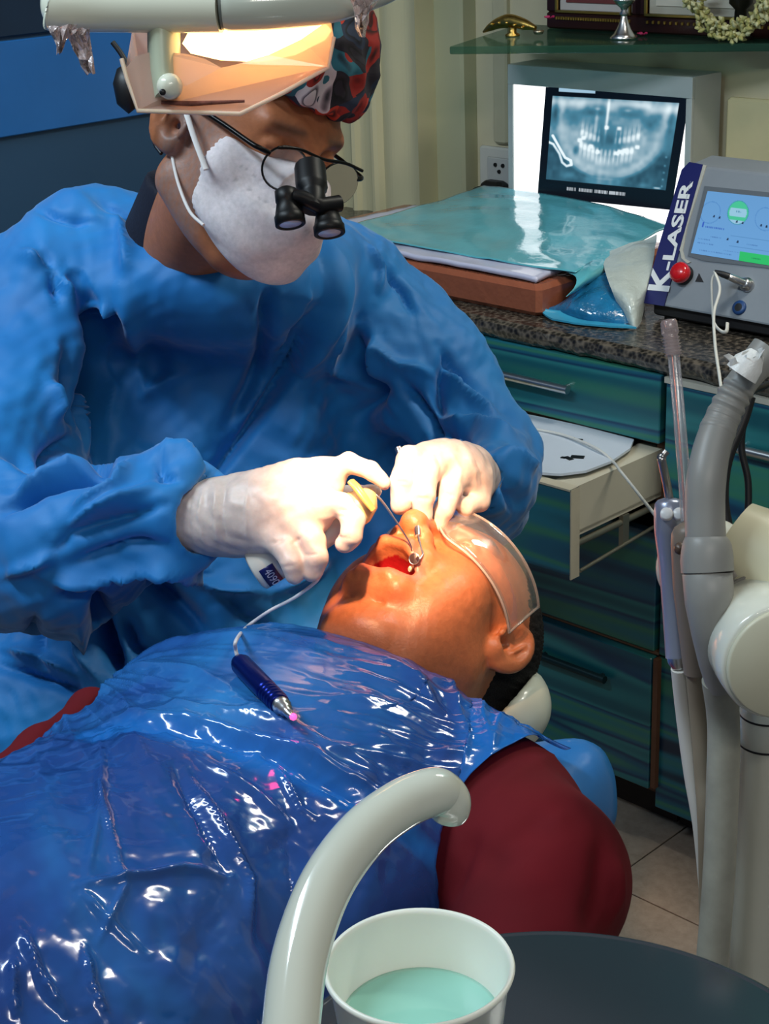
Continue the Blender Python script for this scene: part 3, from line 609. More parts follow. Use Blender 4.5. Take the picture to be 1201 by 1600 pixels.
    put((v > .86) & (u > .60), (42, 190, 104)); put((np.abs(v-.93) < .012) & (u > .74) & (u < .86) & (np.sin(u*300) > 0), (24, 130, 80)); put((np.abs(r(.5, .28, 1.25)-.0) < .05) & (v < .28) & (v > .25) & (np.sin(u*200) > 0), (90, 150, 180))
    q = [PP(x, y, .002) for x, y in ((1106, 299), (1212, 310), (1206, 416), (1080, 396))]
    W = ((1-v)*(1-u))[..., None]*q[0]+((1-v)*u)[..., None]*q[1]+(v*u)[..., None]*q[2]+(v*(1-u))[..., None]*q[3]
    idx = np.arange(nx*ny).reshape(ny, nx); F = np.stack([idx[:-1, :-1], idx[1:, :-1], idx[1:, 1:], idx[:-1, 1:]], -1).reshape(-1, 4)
    k = NT('touch screen'); at = k.n('ShaderNodeAttribute', attribute_name='Col'); k.l(at.outputs['Color'], k.b.inputs['Emission Color']); k.b.inputs['Emission Strength'].default_value = .95
    k.b.inputs['Base Color'].default_value = (.01, .01, .012, 1); k.b.inputs['Roughness'].default_value = .15
    _tag(mesh_np('touch_screen', W.reshape(-1, 3), F, k.m, t, smooth=False, cols=c.reshape(-1, 3)), 'lit blue touch screen')
    def R(x, y, prof, m, name, par=None, label=None, n=28):
        mb = MB(); mb.lathe(prof, PP(x, y), nr, n=n); return mk(name, mb, m, par or t, label=label)
    R(1069, 430, [(.016, 0), (.016, .008), (.013, .009)], M_black, 'button_collar')
    R(1069, 430, [(.0155, .008), (.0165, .012), (.0165, .018), (.012, .023), (.006, .024), (0, .0245)], mat('red button', lin(196, 18, 26), .25, coat=.6, var=.03), 'stop_button', label='red mushroom button')
    plate('warning_mark', [(1086, 440), (1099, 441), (1092, 427)], M_black, 0, .0008, 'dark triangle mark')
    R(1168, 446, [(.011, 0), (.011, .006), (.0085, .007), (.0085, .014), (.005, .015)], M_steel, 'fibre_socket')
    mb = MB(); mb.tube([PP(1168, 446, .012), PP(1160, 444, .028), PP(1154, 442, .034)], [.006, .006, .005], 14); mk('plug', mb, M_steel, t)
    mb = MB(); mb.tube([PP(1155, 442, .033), PP(1147, 440, .04), PP(1138, 437, .045)], [.0055, .005, .0025], 12); mk('strain_relief', mb, M_black, t)
    R(1155, 481, [(.0062, .004), (.0105, .004), (.0115, .002), (.0115, 0)], mat('blue port', lin(30, 66, 118), .35), 'port_ring')
    R(1155, 481, [(.0062, .0045), (0, .0046)], M_black, 'port_hole')
    fib = mat('white fibre', lin(214, 214, 206), .35, var=.02)
    p0 = PP(1138, 437, .045); d0 = proj(p0)[2]
    mb = MB(); mb.tube(spline([p0]+[P(x, y, d0-k_) for x, y, k_ in ((1124, 452, .01), (1115, 490, .04), (1117, 540, .12), (1124, 590, .2), (1130, 640, .28), (1128, 700, .34), (1122, 770, .40), (1118, 850, .44), (1125, 960, .5))], 8), .0024, 8)
    mk('optical_fibre', mb, fib, t)
    mb = MB(); mb.tube(spline([PP(1137, 440, .043), PP(1131, 452, .04), PP(1127, 485, .03), PP(1130, 512, .03), PP(1140, 525, .03), PP(1149, 526, .03), PP(1150, 512, .028)], 8), .0032, 8, flat=.6); mk('fibre_clip', mb, fib, t)
laser_unit()
# black cables hanging at the right unit
mb = MB(); mb.tube(spline([P(1201, 600, 2.2), P(1172, 615, 2.15), P(1163, 650, 2.1), P(1158, 700, 2.1), P(1168, 750, 2.1), P(1168, 800, 2.1), P(1162, 850, 2.1), P(1150, 960, 2.1)], 8), .0045, 8); mk('black_cable', mb, M_black, None, 'long black cable hanging in front of the teal cabinet at the right', 'cable')
mb = MB(); mb.tube(spline([P(1172, 620, 1.9), P(1160, 660, 1.9), P(1136, 720, 1.9), P(1130, 780, 1.9), P(1140, 840, 1.9)], 8), .0065, 8); mk('black_cable', mb, M_black, None, 'thicker black cable just behind the grey suction hose', 'cable')
# ================= instrument holder =================
def instruments():
    Mw = mat('ivory enamel', lin(216, 218, 204), .22, coat=.5, var=.03, vs_=10); Mi = mat('cream end cap', lin(204, 202, 178), .4, var=.03); Mg = mat('warm grey plastic', lin(150, 148, 140), .4, var=.06, vs_=20)
    Mgb = mat('grey suction plastic', lin(142, 142, 138), .42, var=.06, vs_=20); Mtan = mat('tan hose', lin(140, 128, 108), .55, var=.1)
    a = P(1100, 882, 1.28); b = P(1217, 1025, 1.12); ax = (b-a)/np.linalg.norm(b-a); Ln = np.linalg.norm(b-a)
    t = thing('instrument_holder', 'ivory cylindrical instrument holder arm on a white column at the right edge', 'instrument holder', (b[0], b[1], 0), 0)
    r = .041
    mb = MB(); mb.lathe([(.0, -.01), (.02, -.01), (.024, 0), (.026, .1*Ln), (.026, .8*Ln), (r, .8*Ln)], a, ax, 48); mk('arm_core', mb, Mw, t)
    q0 = a+ax*0; 
    for i, f_ in enumerate((.0, .24, .47)):
        c = a+ax*(Ln*f_); mb = MB(); rr = r*.92
        mb.lathe([(.01, -.010), (rr*.72, -.012), (rr*.9, -.009), (rr, -.002), (rr, .002), (rr*.9, .009), (rr*.72, .012), (.01, .012)], c, ax, 48); mk('divider', mb, Mw, t)
    # upper body reaching behind to the right
    up_ = PZ(1150, 880, 1.075); u2 = PZ(1230, 960, 1.075)
    mb = MB(); mb.lathe([(r*.8, 0), (r, .004), (r*1.02, Ln*.28), (r*1.04, Ln*.3), (r*1.04, Ln*.42), (r*1.0, Ln*.435), (0, Ln*.436)], a+ax*(Ln*.62), ax, 64); mk('collar', mb, Mw, t)
    mb = MB(); mb.lathe([(r*1.045, 0), (r*1.055, .001), (r*1.045, .002)], a+ax*(Ln*.74), ax, 64); mk('seam_ring', mb, mat('seam', lin(120, 118, 112), .6), t)
    mb = MB(); mb.lathe([(0, 0.0005), (r*.97, .0005), (r*.97, .003), (r*.94, .0045), (0, .005)], a+ax*(Ln*1.055), ax, 64); mk('end_cap', mb, Mi, t, label='cream round end cap')
    mb = MB(); bk = PZ(1140, 842, 1.09); bk2 = PZ(1230, 900, 1.07); mb.tube([bk-V3(0, 0, .0), (bk+bk2)/2, bk2], [.03, .036, .04], 32); mk('rear_body', mb, mat('cream enamel', lin(212, 208, 178), .35, coat=.3, var=.03), t)
    # white column
    top = P(1197, 1096, 1.24); h_ = top[2]; mb = MB()
    mb.lathe([(.0185, 0), (.0185, h_-.035), (.0195, h_-.034), (.0195, h_-.006), (.018, h_)], (top[0], top[1], 0), n=40); mk('column', mb, Mw, t)
    mb = MB(); mb.lathe([(.0194, h_-.035), (.0202, h_-.034), (.0194, h_-.033)], (top[0], top[1], 0), n=40); mk('joint_ring', mb, M_black, t)
    mb = MB(); mb.lathe([(.0194, h_-.011), (.0202, h_-.010), (.0194, h_-.009)], (top[0], top[1], 0), n=40); mk('joint_ring', mb, M_black, t)
    mb = MB(); mb.lathe([(.14, 0), (.14, .02), (.04, .035), (.03, .05)], (top[0], top[1], 0), n=40); mk('floor_base', mb, Mw, t)
    D = 1.20
    # --- air water syringe ---
    y = thing('air_water_syringe', 'silver grey dental air water syringe with two round buttons and bent steel nozzle', 'dental instrument', P(1060, 1035, D+.02))
    Ms = mat('anodised silver blue', lin(158, 164, 184), .3, .5, var=.05)
    mb = MB(); mb.tube([P(x, y_, d) for x, y_, d in ((1046, 778, D+.01), (1046, 781, D+.01), (1046, 787, D+.01), (1046, 800, D+.01), (1046, 830, D+.012), (1049, 880, D+.02), (1053, 950, D+.02), (1057, 1028, D+.02))], [.004, .0085, .0108, .0116, .0112, .0096, .0088, .0082], 28); bd_ = mk('body', mb, Ms, y)
    for bx, by in ((1041, 803), (1061, 803)):
        mb = MB(); c = P(bx, by, D-.003); n_ = (CAM-c)/np.linalg.norm(CAM-c)+UP*.35; mb.lathe([(.0046, -.003), (.0046, .0012), (.0040, .0018), (0, .0018)], c, n_, 20); mk('button', mb, mat('white button', lin(222, 224, 226), .3, var=0), y)
        mb = MB(); mb.tube(spline([P(1046, 784, D+.01), P(1041, 755, D), P(1034, 722, D-.01), P(1033, 716, D-.01), P(1036, 711, D-.01), P(1041, 705, D-.01)], 5), [.0032]*20+[.0026]*6, 14); mk('nozzle', mb, M_steel, y, label='bent steel nozzle')
    mb = MB(); mb.tube([P(1057, 1026, D+.02), P(1058, 1034, D+.02), P(1059, 1046, D+.02)], [.0075, .0072, .004], 20); mk('swivel', mb, M_steel, y)
    mb = MB(); mb.tube(spline([P(1062, 1044, D+.02), P(1070, 1120, D+.04), P(1082, 1210, D+.05), P(1098, 1310, D+.06), P(1110, 1480, D+.1), P(1112, 1700, D+.15)], 6), .0068, 16); mk('hose', mb, mat('white hose', lin(206, 204, 196), .5), y)
    # --- saliva ejector ---
    y = thing('saliva_ejector', 'clear ribbed tip saliva ejector tube in a taupe handpiece', 'dental instrument', P(1085, 1060, D))
    Mt = mat('taupe handpiece', lin(132, 118, 104), .4, var=.08)
    mb = MB(); mb.tube([P(x, y_, d) for x, y_, d in ((1072, 815, D-.02), (1073, 819, D-.02), (1076, 832, D-.02), (1076, 850, D-.02), (1078, 920, D-.01), (1084, 990, D), (1088, 1050, D+.01))], [.004, .0092, .0125, .0128, .0122, .011, .0095], 28); mk('handpiece', mb, Mt, y)
    mb = MB(); c = P(1062, 857, D-.04); mb.lathe([(0, .004), (.0035, .003), (.0045, 0), (.003, -.004)], c, CAM-c, 16); mb.cbox(tuple(P(1070, 880, D-.036)-V3(.0012, .001, .012)), tuple(P(1070, 880, D-.036)+V3(.0012, .001, .012)), .0004); mk('lever', mb, mat('brown lever', lin(88, 70, 58), .35), y, kind='stuff')
    tp = [P(1073, 815, D-.02), P(1068, 740, D-.015), P(1060, 640, D-.01), P(1052, 555, D-.005)]
    mb = MB(); mb.tube(spline(tp, 6), .0044, 20, caps=False); mk('clear_tube', mb, film('clear tube', (.62, .64, .70, 1), .30, .12, gk=.6), y, label='clear plastic tube')
    mb = MB(); mb.tube(spline([q_+V3(-.0012, 0, 0) for q_ in tp], 6), .0009, 6); mk('wire', mb, mat('copper wire', lin(200, 120, 96), .25, .8), y, label='thin copper wire inside')
    mb = MB(); pr = [(.0046, 0)]
    for i in range(6): pr += [(.0066, .001+i*.0024), (.0050, .0022+i*.0024)]
    pr += [(.0064, .0165), (.0060, .024), (.0052, .0262), (.0034, .0258), (.0030, .02)]
    c0 = P(1052, 556, D-.005); mb.lathe(pr, c0, P(1046, 515, D-.005)-c0, 24); mk('ribbed_tip', mb, film('tip plastic', lin(190, 170, 170), .45, .2, gk=.6), y, label='ribbed translucent tip')
    mb = MB(); mb.tube(spline([P(1088, 1045, D+.01), P(1095, 1120, D+.03), P(1102, 1210, D+.04), P(1108, 1330, D+.05), P(1110, 1700, D+.15)], 6), .0085, 16); mk('hose', mb, Mtan, y)
    # --- suction handpiece ---
    y = thing('suction_handpiece', 'thick grey curved suction tube with grip ribs and torn white film at its mouth', 'dental instrument', P(1125, 1080, 1.13))
    D2 = 1.14
    sp = spline([P(1103, 862, D2), P(1101, 800, D2), P(1103, 750, D2), P(1112, 700, D2+.005), P(1128, 655, D2+.01), P(1148, 615, D2+.01), P(1172, 580, D2+.01), P(1200, 548, D2+.01)], 12)
    n = len(sp); rr = np.interp(np.linspace(0, 1, n), [0, .3, .55, .8, 1], [.0138, .0136, .0122, .0108, .0128])
    for i in range(n):
        q_ = i/(n-1)
        if .52 < q_ < .76: rr[i] += .0008*math.sin((q_-.52)/.24*2*PI*4.5)
    sp2 = spline(sp, 3); rr2 = np.interp(np.linspace(0, 1, len(sp2)), np.linspace(0, 1, n), rr)
    for i in range(len(sp2)):
        q_ = i/(len(sp2)-1)
        if .5 < q_ < .74: rr2[i] += .0005*math.sin((q_-.5)/.24*2*PI*5)
    mb = MB(); mb.tube(sp2, rr2, 32, caps=True); mk('curved_tube', mb, Mgb, y)
    mb = MB(); mb.tube(spline([P(x, y_, d) for x, y_, d in ((1103, 838, D2), (1103, 840.5, D2), (1103, 845, D2), (1103.4, 852, D2), (1104, 862, D2), (1104, 876, D2), (1105, 893, D2))], 1), [.0137, .0146, .0157, .0168, .0176, .0181, .0180], 32); mk('ball_joint', mb, Mgb, y)
    mb = MB(); mb.tube([P(x, y_, d) for x, y_, d in ((1105, 894, D2), (1105, 896, D2), (1108, 940, D2), (1114, 990, D2+.01), (1118, 1035, D2+.02), (1125, 1075, D2+.03))], [.0160, .0172, .0168, .0150, .0120, .0095], 32); mk('valve_body', mb, Mgb, y)
    mb = MB(); c = P(1140, 902, D2+.005); mb.tube([P(1118, 905, D2), P(1143, 898, D2), P(1146, 903, D2)], [.009, .006, .003], 16); mk('valve_lever', mb, mat('grey lever', lin(110, 104, 98), .4), y)
    mb = MB(); mb.tube(spline([P(1122, 1062, D2+.03), P(1130, 1130, D2+.05), P(1128, 1240, D2+.06), P(1122, 1380, D2+.07), P(1108, 1560, D2+.09), P(1100, 1750, D2+.12)], 6), .0118, 20); mk('hose', mb, mat('grey green hose', lin(148, 148, 136), .55, var=.12, vs_=40), y)
    # torn film
    rng = random.Random(2); vs_ = []; fs_ = []
    mb = MB()
    for k_ in range(9):
        x0 = 1150+rng.uniform(-3, 38); y0 = 580-rng.uniform(-4, 8)-max(0, (x0-1165))*.35; x1 = x0+rng.uniform(-14, 16); y1 = y0-rng.uniform(12, 30)
        if k_ == 0: x0, y0, x1, y1 = 1156, 572, 1134, 553
        w_ = rng.uniform(4, 9); pts = [P(x0-w_, y0, D2-.012), P(x0+w_, y0-3, D2-.012+rng.uniform(-.006, .006)), P(x1+w_*.5, y1, D2-.02+rng.uniform(-.01, .01)), P(x1-w_*.5, y1+3, D2-.016)]
        mb.slab(pts, (0, -.6, .8), .0006)
    mb.tube([P(1158, 585, D2-.008), P(1170, 568, D2-.01), P(1182, 552, D2-.01)], [.012, .011, .006], 9)
    o = mk('torn_film', mb, mat('white torn film', lin(232, 234, 232), .35, bump=.8, bs=80, var=.03), y, label='crumpled white film', kind='stuff')
instruments()
# ================= cup filler pipe, cup, black glass tray =================
def foreground():
    Mp = mat('ivory glazed pipe', lin(206, 210, 196), .12, coat=.8, var=.02)
    t = thing('cup_filler', 'thick ivory curved cup filler pipe rising at the bottom centre', 'water pipe', P(450, 1900, .66))
    pts = spline([P(446, 1900, .63), P(448, 1720, .66), P(455, 1600, .68), P(470, 1490, .70), P(508, 1385, .72), P(565, 1305, .735), P(625, 1258, .75), P(672, 1238, .757), P(690, 1240, .762), P(702, 1256, .765), P(698, 1283, .768)], 10)
    rp = np.interp(np.linspace(0, 1, len(pts)), [0, .3, .5, .66, .72, .8, .88, .95, .985, 1], [.0122, .0122, .0118, .0113, .0111, .0108, .0104, .0094, .0080, .0045])
    mb = MB(); mb.tube(pts, rp, 40); mk('pipe', mb, Mp, t, sub=1)
    bz = .965
    # black glass tray
    q = [PZ(x, y, bz) for x, y in ((800, 1459), (960, 1464), (1185, 1537))]
    (x1, y1), (x2, y2), (x3, y3) = [k[:2] for k in q]
    Dn = 2*(x1*(y2-y3)+x2*(y3-y1)+x3*(y1-y2)); ux = ((x1**2+y1**2)*(y2-y3)+(x2**2+y2**2)*(y3-y1)+(x3**2+y3**2)*(y1-y2))/Dn; uy = ((x1**2+y1**2)*(x3-x2)+(x2**2+y2**2)*(x1-x3)+(x3**2+y3**2)*(x2-x1))/Dn
    R_ = math.hypot(x1-ux, y1-uy); print('tray radius', R_, ux, uy)
    mb = MB(); mb.lathe([(0, -.012), (R_-.004, -.012), (R_, -.009), (R_, -.002), (R_-.001, 0), (R_-.004, .001), (R_-.008, -.001), (R_*.6, -.004), (0, -.005)], (ux, uy, bz), n=128)
    k = NT('black glass'); k.b.inputs['Base Color'].default_value = (.004, .006, .008, 1); k.b.inputs['Roughness'].default_value = .035; k.b.inputs['Specular IOR Level'].default_value = .35; k.b.inputs['IOR'].default_value = 1.45
    t = thing('black_tray', 'round glossy black glass tray in the bottom right corner', 'tray', (ux, uy, bz-.03)); mk('plate', mb, k.m, t)
    mb = MB(); mb.lathe([(R_-.004, .0012), (R_-.002, .0022), (R_+.0006, .0004), (R_, -.002)], (ux, uy, bz), n=128); mk('rim', mb, mat('polished rim', (.2, .22, .24, 1), .12, .9, var=0), t)
    mb = MB(); mb.lathe([(.05, -.5), (.05, -.02), (.08, -.012)], (ux, uy, bz), n=32); mk('stem', mb, M_black, t)
    # cup
    rz = 1.068; c = PZ(654, 1507, rz); rl = np.linalg.norm(PZ(799, 1510, rz)-PZ(510, 1510, rz))/2; h = rz-bz; h = .098
    z0 = bz-.004; print('cup r', rl, c)
    ro, rb = rl, rl*.70; th = .0012; H = rz-z0
    t = thing('plastic_cup', 'white disposable cup half filled with pale green water at the bottom centre', 'cup', (c[0], c[1], z0))
    mb = MB(); mb.lathe([(0, 0), (rb, 0), (ro-.0008, H-.004), (ro+.0012, H-.003), (ro+.0018, H-.001), (ro+.0010, H+.0006), (ro-.0005, H), (ro-.0012, H-.002), (rb-th, th), (0, th)], (c[0], c[1], z0), n=96)
    mk('cup_wall', mb, mat('thin white plastic', lin(238, 240, 228), .35, var=0, sss=.1), t)
    zw = H-.030; rw = rb+(ro-rb)*zw/H-.0016
    mb = MB(); mb.lathe([(0, .0015), (rb-.002, .0015), (rw, zw), (rw-.002, zw-.0004), (0, zw-.0004)], (c[0], c[1], z0), n=64)
    mk('water', mb, mat('pale green water', lin(146, 204, 188), .04, var=0, coat=.6), t, label='pale green water')
foreground()
# ================= operating lamp =================
def lamp():
    Mh = mat('pale green grey lamp plastic', lin(220, 222, 202), .22, coat=.4, var=.03); D = 1.10; q_ = D/1.36
    t = thing('operating_lamp', 'dental operating lamp with a clear splash shield glowing warm at the top left', 'lamp', P(330, 20, D))
    pts = spline([P(84, 10, D), P(95, 11, D), P(180, 12, D), P(345, 12, D-.01)], 10)
    rp = [.006, .012, .0155, .0175, .0188, .0195]+[.0198]*(len(pts)-6)
    mb = MB(); p0 = P(62, 9, D); ext = [P(64, 9, D), P(66, 9, D), P(71, 9, D), P(80, 9.5, D)]; mb.tube(ext+pts[4:], list(q_*np.array([.003, .008, .0135, .0178]+[.0198]*(len(pts)-4))), 32); mk('grip_bar', mb, Mh, t)
    pts = spline([P(347, 11, D-.01), P(420, 9, D-.01), P(500, 2, D), P(560, -12, D+.01), P(600, -22, D+.02), P(640, -40, D+.03)], 8)
    mb = MB(); mb.tube(pts, q_*np.interp(np.linspace(0, 1, len(pts)), [0, .03, .5, 1], [.0175, .0192, .0185, .012]), 32); mk('grip_bar', mb, mat('grey green lamp plastic', lin(192, 198, 184), .2, coat=.5, var=.03), t)
    mb = MB(); mb.tube([P(350, 11, D-.01), P(343, 11.5, D-.01)], .0178*q_, 32); mk('joint', mb, mat('joint line', lin(100, 108, 104), .5), t)
    # lamp head behind the bar (mostly above the frame): reflector dish and housing
    c = P(385, -75, D+.085); m_ = P(600, 860, 1.62); ax = m_-c; ax /= np.linalg.norm(ax)
    mb = MB(); mb.lathe([(.085, 0), (.088, -.004), (.075, -.03), (.045, -.055), (.0, -.066)], c, ax, 40); mk('head_housing', mb, Mh, t)
    mb = MB(); mb.lathe([(.084, .001), (.07, -.02), (.042, -.044), (.012, -.052), (0, -.052)], c, ax, 40); mk('reflector', mb, mat('gold reflector', (.9, .66, .3, 1), .25, 1, var=0), t)
    # bulb: the glowing halogen tube behind the bar
    mb = MB(); bc = P(398, 58, D+.02); bx = P(470, 50, D+.02)-P(310, 64, D+.02); bx /= np.linalg.norm(bx)
    mb.lathe([(0, -.049), (.007, -.044), (.013, -.025), (.0165, 0), (.014, .026), (.006, .047), (0, .052)], bc, bx, 24)
    mk('bulb', mb, mat('halogen glow', (1, .8, .4, 1), .4, var=0, emit=(1, .60, .22), es=6), t, label='glowing halogen bulb')
    # arm column with screw
    Mc = mat('column plastic', lin(176, 184, 160), .35, coat=.2, var=.03)
    mb = MB(); mb.tube([P(256, 30, D+.012), P(256, 80, D+.012), P(258, 120, D+.01), P(262, 160, D+.006)], [.0215, .0215, .020, .017], 24, flat=.5); mk('column', mb, Mc, t)
    mb = MB(); c2 = P(265, 135, D-.012); n_ = CAM-c2; n_ /= np.linalg.norm(n_); mb.lathe([(.0086, -.008), (.0083, .001), (.006, .005), (.003, .0068), (0, .007)], c2, n_, 28); kn = mk('knob', mb, Mh, t)
    mb = MB(); c3 = P(254, 144, D-.02); mb.lathe([(.0022, 0), (.0018, .001), (0, .001)], c3, n_, 10); mk('screw', mb, M_black, kn)
    # splash shield: a folded clear polycarbonate tray with front, bottom, left and back walls
    k = NT('splash shield'); b = k.b; b.inputs['Base Color'].default_value = lin(238, 214, 200); b.inputs['Roughness'].default_value = .25; b.inputs['Coat Weight'].default_value = .5
    tl = k.n('ShaderNodeBsdfTranslucent'); tl.inputs[0].default_value = lin(246, 216, 196); mx0 = k.n('ShaderNodeMixShader'); mx0.inputs[0].default_value = .6
    k.l(b.outputs[0], mx0.inputs[1]); k.l(tl.outputs[0], mx0.inputs[2])
    tr = k.n('ShaderNodeBsdfTransparent'); mx = k.n('ShaderNodeMixShader'); nz = k.noise(k.coord(), 14, 3, .5)
    r_ = k.ramp(nz, [(.3, (.56, .56, .56)), (.7, (.74, .74, .74))]); k.l(r_, mx.inputs[0]); k.l(tr.outputs[0], mx.inputs[1]); k.l(mx0.outputs[0], mx.inputs[2]); k.l(mx.outputs[0], k.out.inputs[0])
    Msh = k.m; f_ = D+.0; bk = D+.10
    fr = [(196, 108, f_), (216, 172, f_-.0), (374, 177, f_), (512, 104, f_+.01), (521, 58, f_+.012), (516, 30, f_+.012), (470, 62, f_), (420, 86, f_), (372, 100, f_-.005), (346, 106, f_-.005), (320, 92, f_), (290, 84, f_), (240, 80, f_), (212, 88, f_)]
    mb = MB(); n0 = CAM-P(350, 130, D); n0 /= np.linalg.norm(n0)
    mb.slab([P(*q) for q in fr], n0, .0018); sh_ = mk('splash_shield', mb, Msh, t, label='clear plastic splash shield')
    def wall(pts, name='shield_wall'):
        mb = MB(); pts = [P(*q) for q in pts]; n_ = np.cross(pts[1]-pts[0], pts[2]-pts[0]); n_ /= np.linalg.norm(n_); mb.slab(pts, n_, .0018); return mk(name, mb, Msh, sh_)
    wall([(196, 108, f_), (216, 172, f_), (222, 160, bk), (206, 50, bk)]); wall([(216, 172, f_), (374, 177, f_), (372, 166, bk), (222, 162, bk)]); wall([(374, 177, f_), (512, 104, f_+.01), (500, 96, bk), (372, 166, bk)])
    wall([(222, 162, bk), (372, 166, bk), (500, 96, bk), (505, 40, bk), (206, 46, bk)])
    mb = MB(); mb.tube([P(x, y, d_-.001) for x, y, d_ in ((190, 92, f_), (198, 122, f_), (215, 173, f_), (375, 178, f_), (440, 146, f_+.004), (512, 105, f_+.011), (521, 58, f_+.012))], .0016, 8); mk('shield_lip', mb, mat('lip', lin(246, 214, 190), .3, var=0, sss=.3), sh_)
    # worn paint line and catch along the bottom
    mb = MB(); mb.tube([P(252, 160, f_-.002), P(300, 162, f_-.002), P(382, 158, f_-.002)], [.0014, .0018, .001], 6); mk('worn_edge', mb, mat('rusty wear', lin(126, 74, 62), .8, var=.4, vs_=200), sh_, label='brown worn edge')
    mb = MB(); 
    mb.slab([P(*q) for q in ((292, 50, f_+.03), (306, 50, f_+.03), (316, 84, f_+.03), (302, 84, f_+.03))], n0, .002); mk('bracket', mb, mat('gold bracket', lin(226, 170, 70), .3, .4), t)
    mb = MB(); mb.slab([P(*q) for q in ((320, 52, f_+.035), (352, 60, f_+.035), (388, 84, f_+.035), (366, 92, f_+.035), (318, 78, f_+.035))], n0, .002); mk('baffle', mb, mat('ochre baffle', lin(176, 142, 60), .4, .3), t)
    # cling film scraps hanging from the bar
    Mf = film('cling film', lin(230, 205, 200), .42, .1, bump=1, bs=120)
    def scrap(pts, seed, lab):
        r_ = random.Random(seed); mb = MB(); n_ = len(pts)
        cols_ = []
        for (x, y, w_) in pts:
            row = []
            for j in range(7): row.append(P(x+w_*(j/6-.5)+r_.uniform(-1.5, 1.5), y+r_.uniform(-2, 2), D-.012+r_.uniform(-.006, .006)))
            cols_.append(row)
        V = [q for r2 in cols_ for q in r2]; F = [(i*7+j, i*7+j+1, (i+1)*7+j+1, (i+1)*7+j) for i in range(n_-1) for j in range(6)]
        mb.add(V, F); o = mk('cling_film', mb, Mf, None, lab, 'plastic film'); so = o.modifiers.new('th', 'SOLIDIFY'); so.thickness = .0004
    scrap([(98, 40, 44), (96, 50, 34), (95, 62, 18), (94, 72, 12), (92, 84, 8)], 1, 'short scrap of clear film hanging at the far left end of the lamp grip')
    scrap([(122, 44, 36), (122, 54, 34), (126, 66, 30), (130, 78, 30), (134, 92, 26), (136, 104, 22), (141, 116, 12)], 2, 'long crinkled strip of clear film hanging under the left end of the lamp grip')
    scrap([(570, -2, 46), (568, 10, 30), (564, 22, 22), (564, 34, 20), (563, 46, 16), (566, 58, 8)], 3, 'crinkled clear film hanging from the right end of the lamp grip')
    # beam
    sl = bpy.data.lights.new('lamp_beam', 'SPOT'); sl.energy = 175; sl.color = (1, .56, .30); sl.spot_size = math.radians(30); sl.spot_blend = .95; sl.shadow_soft_size = .025
    so = bpy.data.objects.new('lamp_beam', sl); COL.objects.link(so); so.location = P(478, 100, D+.02); so.rotation_euler = (Vector(P(592, 815, 1.54))-Vector(so.location)).to_track_quat('-Z', 'Y').to_euler()
lamp()
